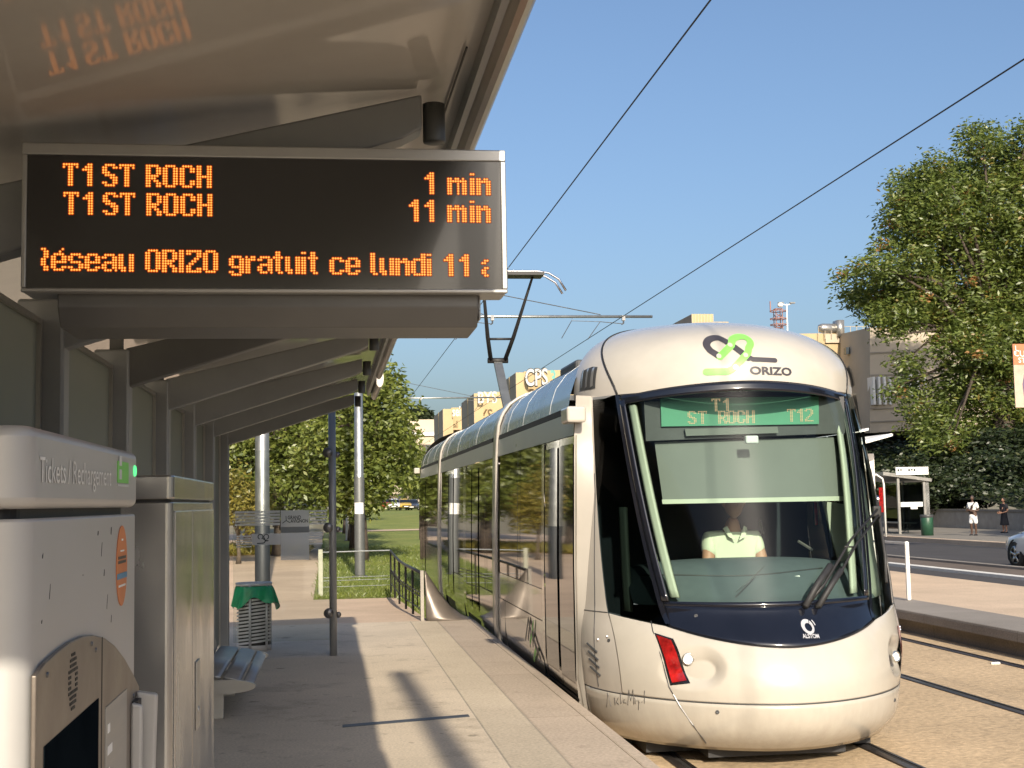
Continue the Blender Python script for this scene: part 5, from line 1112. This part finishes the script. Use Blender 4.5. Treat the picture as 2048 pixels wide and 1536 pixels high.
# trees beside the stop that the tram side mirrors
refl=[(-10.5,8,0.2,1.15),(-11.5,14,1.7,1.25),(-10.8,20,2.4,1.1),(-11.8,26.5,.9,1.3),(-10.2,33,3.1,1.2),(-9.0,40,4.1,1.2)]
labs=['nearest leafy tree beside the stop behind the ticket machine','leafy tree beside the stop, second along the side path','leafy tree beside the stop, level with the bench','leafy tree beside the stop, beyond the end post','leafy tree beside the stop, level with the lamp mast','last leafy tree beside the side path']
for (x,y,rz,s),lb in zip(refl,labs): dup(l1,(x,y,-.33),lb,'trees beside the side path',rz,s)
for x,y,lb,rz,s in ((-7,-30,'added unseen tree blocking sky reflections, behind the camera, leftmost of its row',.5,.95),(-.5,-33,'added unseen tree blocking sky reflections, behind the camera, in line with the platform',1.5,1.),(6,-31,'added unseen tree blocking sky reflections, behind the camera, between tracks and platform line',2.4,.9),(13,-34,'added unseen tree blocking sky reflections, behind the camera, beside the road',3.3,1.1)): dup(l1,(x,y,-.4),lb,'added unseen trees behind the camera',rz,s)  # added trees out of view, blocking the sky's reflection in the end pane
# conifers behind the far building
def conifer(lab,loc,H,seed):
    g=np.random.default_rng(seed); t=thing('pine_tree',lab,'tree',loc,'dark conifers over the far roofs'); P=[]
    for k in range(420): 
        h=g.random()**.8; r=(1-h)*.26*H*(.75+.5*g.random()); a=g.random()*6.283; P.append((loc[0]+r*math.cos(a),loc[1]+r*math.sin(a),loc[2]+.15*H+h*.85*H))
    leaves('crown',P,14,(.45,.45,.3),.9,'leaf_pine',t,seed=seed,droop=.1,aspect=.5); mb=MB(); mb.tube([loc,(loc[0],loc[1],loc[2]+H*.95)],[.3,.05],8); mb.build('trunk','bark',t)
for px,yy,top,lb in ((833,205,822,'left one of two dark conifers above the far roofs'),(856,205,823,'right one of two dark conifers above the far roofs, touching the concrete towers')):
    p=ony(px,1015,yy); tz=ony(px,top,yy).z; conifer(lb,(p.x,yy,0),tz,px)
# the big tree on the bank at the right
def big_tree():
    Y=75; t0=ony(2012,925,Y); o=Vector((t0.x,Y,min(t0.z,bankz(t0.x,Y)))); bl=[]
    for px,py,rx,rz_ in ((1900,420,3.4,2.2),(2010,330,2.6,1.7),(1860,370,1.4,1.2),(1830,450,1.6,1.3),(1790,520,1.5,1.2),(1760,585,1.6,.8),(1720,548,1.1,.5),(1840,600,2.3,1.4),(1950,560,3.0,2.2),(2080,480,3.6,2.6),(2120,350,3.0,2.2),(1990,690,2.3,1.4),(1915,700,1.7,1.2),(1780,640,1.3,.8),(1812,720,.7,.6),(1790,775,.5,.5),(1858,765,.7,.7),(1880,830,1.6,1.2),(1980,810,1.5,1.2),(2100,700,2.5,2.0),(2040,268,.8,.7),(1845,335,.7,.5),(1700,548,.5,.25),(1935,300,1.0,.8),(1860,880,1.1,.8),(1955,640,1.9,1.3),(2045,610,2.2,1.6),(1890,610,1.6,1.1),(2030,760,1.9,1.4),(1930,770,1.4,1.0),(2060,850,1.8,1.3)):
        p=ony(px,py,Y); bl.append((p.x-o.x,rng.uniform(-2,2),p.z-o.z,rx*1.25,rx*1.2,rz_*1.25))
    return tree('ailanthus_tree','huge spreading tree with reddish seed clusters on the bank at the right edge',tuple(o),bl,3000,46,(.48,.48,.28),.34,'leaf_big',10.5,.62,'bark_dark',seed=21,shell=.38,nl=22,aspect=.36,droop=.35,extra=('leaf_red',70,.30))
big_tree()
# shade trees out of frame behind the road
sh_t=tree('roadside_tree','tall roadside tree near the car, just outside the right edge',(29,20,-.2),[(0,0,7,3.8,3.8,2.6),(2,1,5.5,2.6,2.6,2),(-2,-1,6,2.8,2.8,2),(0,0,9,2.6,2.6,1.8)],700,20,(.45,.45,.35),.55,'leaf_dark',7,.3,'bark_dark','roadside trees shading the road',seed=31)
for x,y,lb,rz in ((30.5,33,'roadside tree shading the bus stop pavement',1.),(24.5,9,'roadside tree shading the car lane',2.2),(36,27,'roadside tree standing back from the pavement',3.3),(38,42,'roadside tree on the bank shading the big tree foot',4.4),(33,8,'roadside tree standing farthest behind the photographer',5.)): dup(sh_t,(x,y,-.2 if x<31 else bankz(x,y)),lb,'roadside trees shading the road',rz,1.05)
# shrubs on the bank
g=np.random.default_rng(5)
def shrub(lab,loc,r,h,seed,m='leaf_dark',name='shrub',group='dark shrubs on the bank'):
    gg=np.random.default_rng(seed); t=thing(name,lab,'shrub',loc,group); o=np.array(loc)
    B=[(o[0]+gg.uniform(-.5,.5)*r,o[1]+gg.uniform(-.5,.5)*r,o[2]+h*gg.uniform(.25,.6),r*gg.uniform(.5,.8),r*gg.uniform(.5,.8),h*gg.uniform(.35,.5)) for _ in range(5)]
    leaves('foliage',blob_points(B,200,gg,.5),26,(.28,.28,.2),.30,m,t,seed=seed,droop=.2); mb=MB()
    for k in range(5): a=gg.random()*6.28; mb.tube([loc,(loc[0]+.3*r*math.cos(a),loc[1]+.3*r*math.sin(a),loc[2]+h*.7)],[.05,.015],5)
    mb.build('stem','bark',t); return t
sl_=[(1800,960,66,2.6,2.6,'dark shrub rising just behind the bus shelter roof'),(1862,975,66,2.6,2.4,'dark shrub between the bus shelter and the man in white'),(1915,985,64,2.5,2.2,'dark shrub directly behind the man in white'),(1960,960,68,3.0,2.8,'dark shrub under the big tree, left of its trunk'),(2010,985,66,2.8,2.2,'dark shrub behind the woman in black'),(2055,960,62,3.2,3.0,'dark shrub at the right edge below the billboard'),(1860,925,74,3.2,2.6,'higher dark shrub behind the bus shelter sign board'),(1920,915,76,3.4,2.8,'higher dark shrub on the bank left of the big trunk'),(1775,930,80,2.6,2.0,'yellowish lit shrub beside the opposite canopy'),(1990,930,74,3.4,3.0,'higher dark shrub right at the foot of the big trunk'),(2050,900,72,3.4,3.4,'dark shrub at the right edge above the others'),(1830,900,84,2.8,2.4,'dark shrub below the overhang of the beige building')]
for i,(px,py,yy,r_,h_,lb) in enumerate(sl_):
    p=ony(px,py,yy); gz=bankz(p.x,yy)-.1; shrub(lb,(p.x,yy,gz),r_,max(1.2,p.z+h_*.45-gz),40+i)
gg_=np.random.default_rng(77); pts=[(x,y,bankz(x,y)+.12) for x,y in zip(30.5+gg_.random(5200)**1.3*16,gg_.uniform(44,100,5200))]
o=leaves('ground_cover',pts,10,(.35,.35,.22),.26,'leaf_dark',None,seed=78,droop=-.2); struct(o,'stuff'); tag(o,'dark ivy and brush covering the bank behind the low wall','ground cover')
# grass: blades along the near lawn edge, dry tufts on the bed
def blades(name,pts,size,m,seed): o=leaves(name,pts,3,(.05,.05,.0),size,m,None,seed=seed,droop=-1.2,aspect=.12,flat=.4); struct(o,'stuff'); return o
g=np.random.default_rng(8); pts=[(x,y,lawnz(y)-.01) for x,y in zip(g.uniform(-.3,6,9000),26.3+g.random(9000)**1.6*26)]; pts+=[(x,y,-.31) for x,y in zip(g.uniform(1.28,1.8,700),g.uniform(18,26,700))]
tag(blades('grass',pts,.11,'leaf_grass',3),'short mown grass of the lawn beyond the platform','grass')
pts=[(x,y,-.2) for x,y in zip(g.uniform(-6,-.8,1500),g.uniform(48,53,1500))]; tag(blades('dry_grass',pts,.4,'leaf_yellow',4),'dry yellow grass along the far side of the path','grass')
# ================================================================ BUILDINGS
def grid_face(t,o,ud,w,h,nx,nz,fr='white_paint',pane='window_pale',dep=.12,fw=.10):
    """a window band: glass with a projecting frame grid; o lower corner, ud horizontal direction"""
    o=Vector(o); ud=Vector(ud).normalized(); n=Vector((ud.y,-ud.x,0)); 
    mb=MB(); mb.add([o,o+ud*w,o+ud*w+Vector((0,0,h)),o+Vector((0,0,h))],[(0,1,2,3)]); k_=mb.build('window',pane,t)
    mb=MB()
    for i in range(nx+1): mb.obox(o+ud*(w*i/nx-fw/2),ud*fw,n*dep,(0,0,h))
    for i in range(nz+1): mb.obox(o+Vector((0,0,h*i/nz-fw*.4)),ud*w,n*dep*.8,(0,0,fw*.8))
    f=mb.build('frame',fr,None); f.parent=k_
bt=thing('concrete_building','stepped ochre concrete building with three towers, window bands and graffiti along their tops','building',(12,100,0))
for i,(xl,xc,xr,top,Y,wy) in enumerate(((868,886,906,818,125,None),(923,948,966,787,107,None),(1005,1032,1056,745,90,None))):
    c_=ony(xc,top,Y); X0=c_.x; Zt=c_.z; r_=ony(xr,top,Y).x; bk=onx(xl,top,X0).y
    mb=MB(); mb.box(X0,r_,Y,bk,-.4,Zt); mb.build('tower','concrete_yellow',bt)
    mb=MB(); mb.box(X0-.02,X0,Y+.02,bk,-.4,Zt-.02); mb.build('side_wall_shade','concrete_shade_joint',bt)  # flank turned from the sun: its shade put in as greyer concrete
    mb=MB(); mb.box(X0-.05,X0-.02,L(Y,bk,.45),L(Y,bk,.47),0,Zt); mb.box(r_,r_+9,Y+2.2,bk,-.4,Zt-1.9); mb.build('wing','concrete_yellow',bt)
    mb=MB(); mb.box(r_-.01,r_+9,Y+.9,Y+2.19,Zt-1.9,Zt-1.75 if i<2 else Zt-1.5); mb.build('ledge','concrete_yellow',bt)
    hgt=Zt-1.9; 
    grid_face(bt,(r_+.05,Y+2.15,.5),(1,-.38 if i==2 else -.2,0),8 if i==2 else 4.5,hgt-.5,14 if i==2 else 7,9,'concrete_yellow')
    # parapet over the window band
    mb=MB(); d=Vector((1,-.38 if i==2 else -.2,0)).normalized(); mb.obox((r_,Y+1.9,hgt),d*(8 if i==2 else 4.5),(0,.5,0),(0,0,Zt-hgt+.25)); mb.build('parapet','concrete_yellow',bt)
# graffiti on the parapets
def graf(txt,pa,pb,Y,d,m,h,of=.02):
    a,b=ony(*pa,Y),ony(*pb,Y); mb=MB(); text_on(mb,txt,(a.x,a.y,a.z),(1,d,0),(0,0,1),1,width=(b-a).length,height=h,offset=of); mb.build('graffiti',m,bt)
graf('CPS',(1050,772),(1096,768),89.6,-.38,'charcoal',1.2,.06); graf('CPS',(1051,771.2),(1096,767.2),89.4,-.38,'graffiti_white',1.12,.02); graf('3',(1101,770),(1112,769),88.5,-.38,'graffiti_teal',1.0)
graf('BYS',(956,806),(994,804),106.5,-.2,'graffiti_white',.9); graf('sel',(905,832),(921,831),124.5,-.2,'graffiti_white',.9)
ab=thing('apartment_building','low pale apartment building with brown shutters beyond the lawn trees','building',(12,205,0))
a=ony(806,872,200); b=ony(852,872,200)
mb=MB(); mb.box(a.x-4,b.x+6,200,212,-.4,a.z); mb.build('wall','concrete_beige',ab); mb=MB(); mb.box(a.x-4.3,b.x+6,199.6,212,a.z,a.z+.5); mb.build('cornice','white_paint',ab); mb=MB(); mb.box(a.x-4.2,b.x+6,199.75,200,a.z-4.4,a.z-4.1); mb.box(a.x+1,a.x+6,203,212,a.z+.5,a.z+2.6); mb.build('string_course','concrete_beige',ab)
for r_ in range(3):
    for k in range(7): mb=MB(); x=a.x-3+k*2.1; z=a.z-3.2-r_*3.6; mb.box(x,x+.95,199.93,200,z,z+1.9); w1=mb.build('window','window_dark',ab); mb=MB(); mb.box(x-.5,x-.02,199.88,199.99,z,z+1.9); mb.box(x+.97,x+1.45,199.88,199.99,z,z+1.9); o=mb.build('shutter','bark',None); o.parent=w1
# blocks showing over the dome
p=ony(1355,652,118); q=ony(1418,628,118); ub=thing('roof_block','pale concrete roof blocks rising just over the tram dome','building',(p.x,118,0))
mb=MB(); mb.box(ony(1384,640,118).x,ony(1427,640,118).x,118,124,0,q.z); mb.box(ony(1384,640,118).x,ony(1460,640,118).x,118.5,126,0,ony(1440,642,118).z); mb.build('wall','concrete_yellow',ub)
mb=MB(); mb.box(ony(1384,640,118).x-.03,ony(1384,640,118).x,118,130,0,q.z-.03); mb.build('side_wall_shade','concrete_shade_joint',ub); mb=MB()  # shaded flank coloured greyer than the sunlit front
for k in range(8): x=L(ony(1384,640,118).x,ony(1426,640,118).x,k/7.); mb.box(x-.03,x+.03,117.96,118,q.z-3,q.z)
mb.build('rib','concrete_beige',ub)
# red and white lattice, flood light
lt=thing('lattice_mast','red and white lattice antenna mast far behind the tram roof','mast',tuple(ony(1557,1000,150)))
p=ony(1557,651,150); top=ony(1557,618,150).z; mb=MB()
r0=.55
for a in range(4):
    an=R(45+90*a); mb.tube([(p.x+r0*math.cos(an),150+r0*math.sin(an),0),(p.x+r0*math.cos(an),150+r0*math.sin(an),top)],.06,5)
for k in range(34):
    z=top-k*.55
    for a in range(4):
        a0,a1=R(45+90*a),R(135+90*a); mb.tube([(p.x+r0*math.cos(a0),150+r0*math.sin(a0),z),(p.x+r0*math.cos(a1),150+r0*math.sin(a1),z-(.55 if k%2 else 0))],.045,4)
mb.build('lattice','antenna_red',lt)
mb=MB()
for z in (0,.9,1.6): mb.lathe([(1.0,top-.3-z),(1.0,top-.2-z)],(p.x,150,0),10); 
mb.tube([(p.x-.9,150,top-.3),(p.x-.9,150,top+.9)],.08,5); mb.build('platform_ring','antenna_red',lt,thick=.06)
mb=MB(); mb.lathe([(0,0),(.3,.05),(.35,.3),(.25,.5),(0,.55)],(p.x+.3,150,top+.2),10); mb.build('beacon','white_paint',lt,True)
fl=thing('flood_light_mast','slim twin-headed street light beside the lattice mast','lamp',tuple(ony(1573,1000,150))); p=ony(1573,608,150)
mb=MB(); mb.tube([(p.x,150,0),(p.x,150,p.z)],[.16,.08],6); mb.build('pole','white_paint',fl); mb=MB(); mb.tube([(p.x-.75,150,p.z+.1),(p.x,150,p.z-.15),(p.x+.75,150,p.z+.1)],.06,5); mb.build('arm','white_paint',fl)
for sg in (-1,1): mb=MB(); mb.box(p.x+sg*.7-.3,p.x+sg*.7+.3,149.8,150.2,p.z+.05,p.z+.2); mb.build('lamp_head','steel_dark',fl)
# beige building behind the big tree
bb=thing('concrete_building','large beige concrete building behind the big tree, overhanging a dark undercroft','building',(42,95,0))
def wallq(pts,Ys,name,m,th=(0,.4,0)):
    P=[ony(*p_,y_) for p_,y_ in zip(pts,Ys)]; mb=MB(); mb.prism(P,th); return mb.build(name,m,bb,fixn=True)
wallq([(1560,668),(1682,666),(1682,1000),(1560,1000)],(104,)*4,'wall','concrete_yellow',(0,8,0))
wallq([(1681,668),(1740,655),(1740,866),(1681,866)],(103.6,97,97,103.6),'wall','concrete_beige',(6,4,0))
wallq([(1740,655),(1960,640),(1960,852),(1740,866)],(97,95,95,97),'wall','concrete_beige',(6,8,0))
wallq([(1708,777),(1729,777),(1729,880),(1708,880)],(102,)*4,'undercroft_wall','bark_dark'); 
wallq([(1700,866),(1960,852),(1960,1000),(1700,1000)],(103,102,102,103),'undercroft','undercroft_shade')  # near-black sheet standing in for the shade under the overhang
wallq([(1775,893),(1835,892),(1835,1000),(1775,1000)],(99,)*4,'low_wall','concrete_wall')
mb=MB()
for (x0,y0,x1,y1,Y) in ((1690,695,1698,709,102.2),(1692,742,1699,757,102.2)):
    a,b=ony(x0,y0,Y-.7),ony(x1,y1,Y-.7); mb.box(a.x,b.x,Y-.9,Y-.4,b.z,a.z)
mb.build('window','window_dark',bb)
for x0,y0,x1,y1,fins in ((1742,760,1776,802,4),(1816,755,1845,785,3)):
    yw=97-(x0-1740)/220*2; a,b=ony(x0,y0,yw),ony(x1,y1,yw); mb=MB(); mb.box(a.x,b.x,yw-.12,yw+1,b.z,a.z); w1=mb.build('window','window_dark',bb); mb=MB()
    for k in range(fins): x=L(a.x,b.x,k/(fins-1)); mb.box(x-.09,x+.09,yw-.55,yw+.5,b.z-.3,a.z+.2)
    o=mb.build('fin','white_paint',None); o.parent=w1
mb=MB()
for yy in (700,745,812,838): a,b=ony(1740,yy+6,96.9),ony(1960,yy-2,94.9); mb.obox((a.x,a.y-.03,a.z),(b.x-a.x,b.y-a.y,b.z-a.z),(0,.05,0),(0,0,.06))
mb.build('panel_joint','concrete_shade_joint',bb)
p=ony(1665,655,103.5); mb=MB(); mb.lathe([(0,-.9),(.3,-.85),(.38,-.6),(.38,.55),(0,.55)],(p.x-.1,104,p.z),18,'x'); mb.box(p.x+.45,p.x+1.0,103.5,104.6,p.z-.7,p.z+.62); mb.build('roof_duct','steel',bb,True)
mb=MB(); 
for k in range(9): x=L(p.x-1.1,p.x+3.2,k/8); mb.tube([(x,103.7,p.z-.9),(x,103.7,p.z+.1)],.025,4)
mb.tube([(p.x-1.1,103.7,p.z+.1),(p.x+3.2,103.7,p.z+.1)],.025,4); mb.box(p.x-.5,p.x+3,103.8,107,p.z-1.2,p.z-.5); mb.build('roof_rail','concrete_beige',bb)
# low wall, bus shelter, bin, stop hoop, billboard
lw=MB(); A=onz(1862,1061,-.19); B=onz(2048,1066,-.19); lw.box(30.0,30.35,30,100,-.25,.62); wobj=tag(lw.build('low_wall','concrete_wall',None),'low grey concrete wall along the back of the pavement','wall')
cp=MB(); cp.box(29.94,30.42,30,100,.62,.72); cp.build('coping','pavement',wobj)
S=onz(1800,1068,-.19); bs=thing('bus_shelter','small grey bus shelter with glass panes and a pale route board on its roof','bus shelter',(S.x,S.y,-.19))
x0=S.x; x1=S.x+1.15; y0=S.y; y1=S.y+4.2; H=2.35
for x,y in ((x0,y0),(x1,y0),(x0,y1),(x1,y1),(x1,(y0+y1)/2)): mb=MB(); mb.box(x-.05,x+.05,y-.05,y+.05,-.19,H-.19); mb.build('post','steel',bs)
mb=MB(); mb.box(x1-.02,x1+.22,y0-.03,y0+.05,-.19,H-.19); mb.build('end_post','cabinet',bs)
mb=MB(); mb.prism([(x0-.7,y0-.15,H-.05),(x1+.3,y0-.15,H-.35),(x1+.3,y0-.15,H-.22),(x0-.7,y0-.15,H+.1)],(0,y1-y0+.3,0)); mb.build('roof','steel',bs,fixn=True)
mb=MB(); mb.box(x0-.15,x1+.15,y0-.2,y0-.14,H-.05,H+.28); rb=mb.build('route_board','white_paint',bs); mb=MB(); text_on(mb,'Tcra   Gare',(x0,y0-.21,H+.08),(1,0,0),(0,0,1),.16) if False else [mb.box(x0-.08+.12*k,x0+.0+.12*k,y0-.205,y0-.2,H+.1+.03*(k%2),H+.2) for k in (0,1,4,5,6)]; o=mb.build('board_print','text_dark',None); o.parent=rb
for a in ((x0+.05,x1-.05,y0,y0+.012),): mb=MB(); mb.box(*a,-.05,H-.45); mb.build('pane','pane_dark',bs)
mb=MB(); mb.box(x1,x1+.012,y0+.1,y1-.1,-.05,H-.45); mb.build('pane','pane_dark',bs)
mb=MB(); mb.box(x0+.08,x1-.08,y0-.015,y0-.005,.95,1.15); mb.build('pane_band','pale_plastic',bs); mb=MB(); mb.box(x0+.52,x0+.82,y0-.022,y0-.016,.85,1.05); mb.build('timetable','letter_white',bs)
mb=MB(); mb.box(x1-.5,x1-.1,y0+.6,y1-.6,.22,.28); mb.box(x1-.35,x1-.3,y0+1,y0+1.06,-.19,.22); mb.box(x1-.35,x1-.3,y1-1,y1-.94,-.19,.22); mb.build('seat','steel',bs)
B_=onz(1855,1071,-.19); gb=thing('litter_bin','small dark green perforated litter bin next to the bus shelter','bin',tuple(B_))
mb=MB(); mb.lathe([(0,0),(.24,0),(.25,.8),(.2,.84),(0,.84)],B_,20); mb.build('body','bin_green',gb,True); mb=MB(); mb.lathe([(.252,.72),(.265,.74),(.265,.82),(.252,.84)],B_,20); mb.build('rim','dark_grey',gb,True)
p=ony(1757,950,52); hs=thing('stop_hoop','curved white tube with a red panel beside the bus shelter','bus stop sign',(p.x,52,-.2)); top=p.z; q=ony(1769,1000,52)
mb=MB(); mb.tube([(p.x-.5,52,-.2),(p.x-.5,52,top-.1),(p.x-.42,52,top+.0),(p.x-.1,52,top+.02),(q.x-.05,52,top-.15),(q.x,52,top-.4),(q.x,52,-.2)],.04,8); mb.build('tube','white_paint',hs,True); mb=MB(); mb.box(q.x-.22,q.x-.06,51.99,52.01,top-1.5,top-.5); mb.build('panel','red_lamp',hs)
Yb=38; a=ony(2025,688,Yb); b=ony(2034,815,Yb); bl=thing('poster_banner','orange and pale poster banner cut off by the right edge of the picture','poster',(a.x+1.4,Yb,-.19)); W_=1.15
mb=MB(); mb.box(a.x,a.x+W_,Yb,Yb+.03,b.z,a.z); bd_=mb.build('panel','poster_pale',bl); zc=a.z-(a.z-b.z)*.33
mb=MB(); mb.box(a.x,a.x+W_,Yb-.004,Yb,zc,a.z); o=mb.build('orange_field','poster_orange',None); o.parent=bd_
mb=MB(); text_on(mb,'CUR',(a.x+.03,Yb-.008,a.z-.36),(1,0,-.08),(0,0,1),.26); text_on(mb,'ST',(a.x+.16,Yb-.008,a.z-.56),(1,0,-.08),(0,0,1),.22); mb.box(a.x+.08,a.x+.10,Yb-.008,Yb-.004,a.z-.3,a.z-.05); o=mb.build('lettering','letter_white',None); o.parent=bd_
mb=MB(); mb.prism([(a.x+x,Yb-.006,b.z+z) for x,z in ((.28,.35),(.25,.7),(.32,1.0),(.5,1.15),(.8,1.0),(.9,.5),(.6,.3))],(0,.004,0)); o=mb.build('figure_print','poster_purple',None); o.parent=bd_
mb=MB(); mb.tube([(a.x+1.3,Yb+.1,-.19),(a.x+1.3,Yb+.1,8.5)],[.09,.06],10); mb.build('pole','pole_grey',bl,True); mb=MB(); mb.box(a.x+W_-.02,a.x+1.3,Yb+.03,Yb+.1,a.z-.1,a.z-.05); mb.box(a.x+W_-.02,a.x+1.3,Yb+.03,Yb+.1,b.z+.05,b.z+.1); mb.build('bracket','pole_grey',bl)
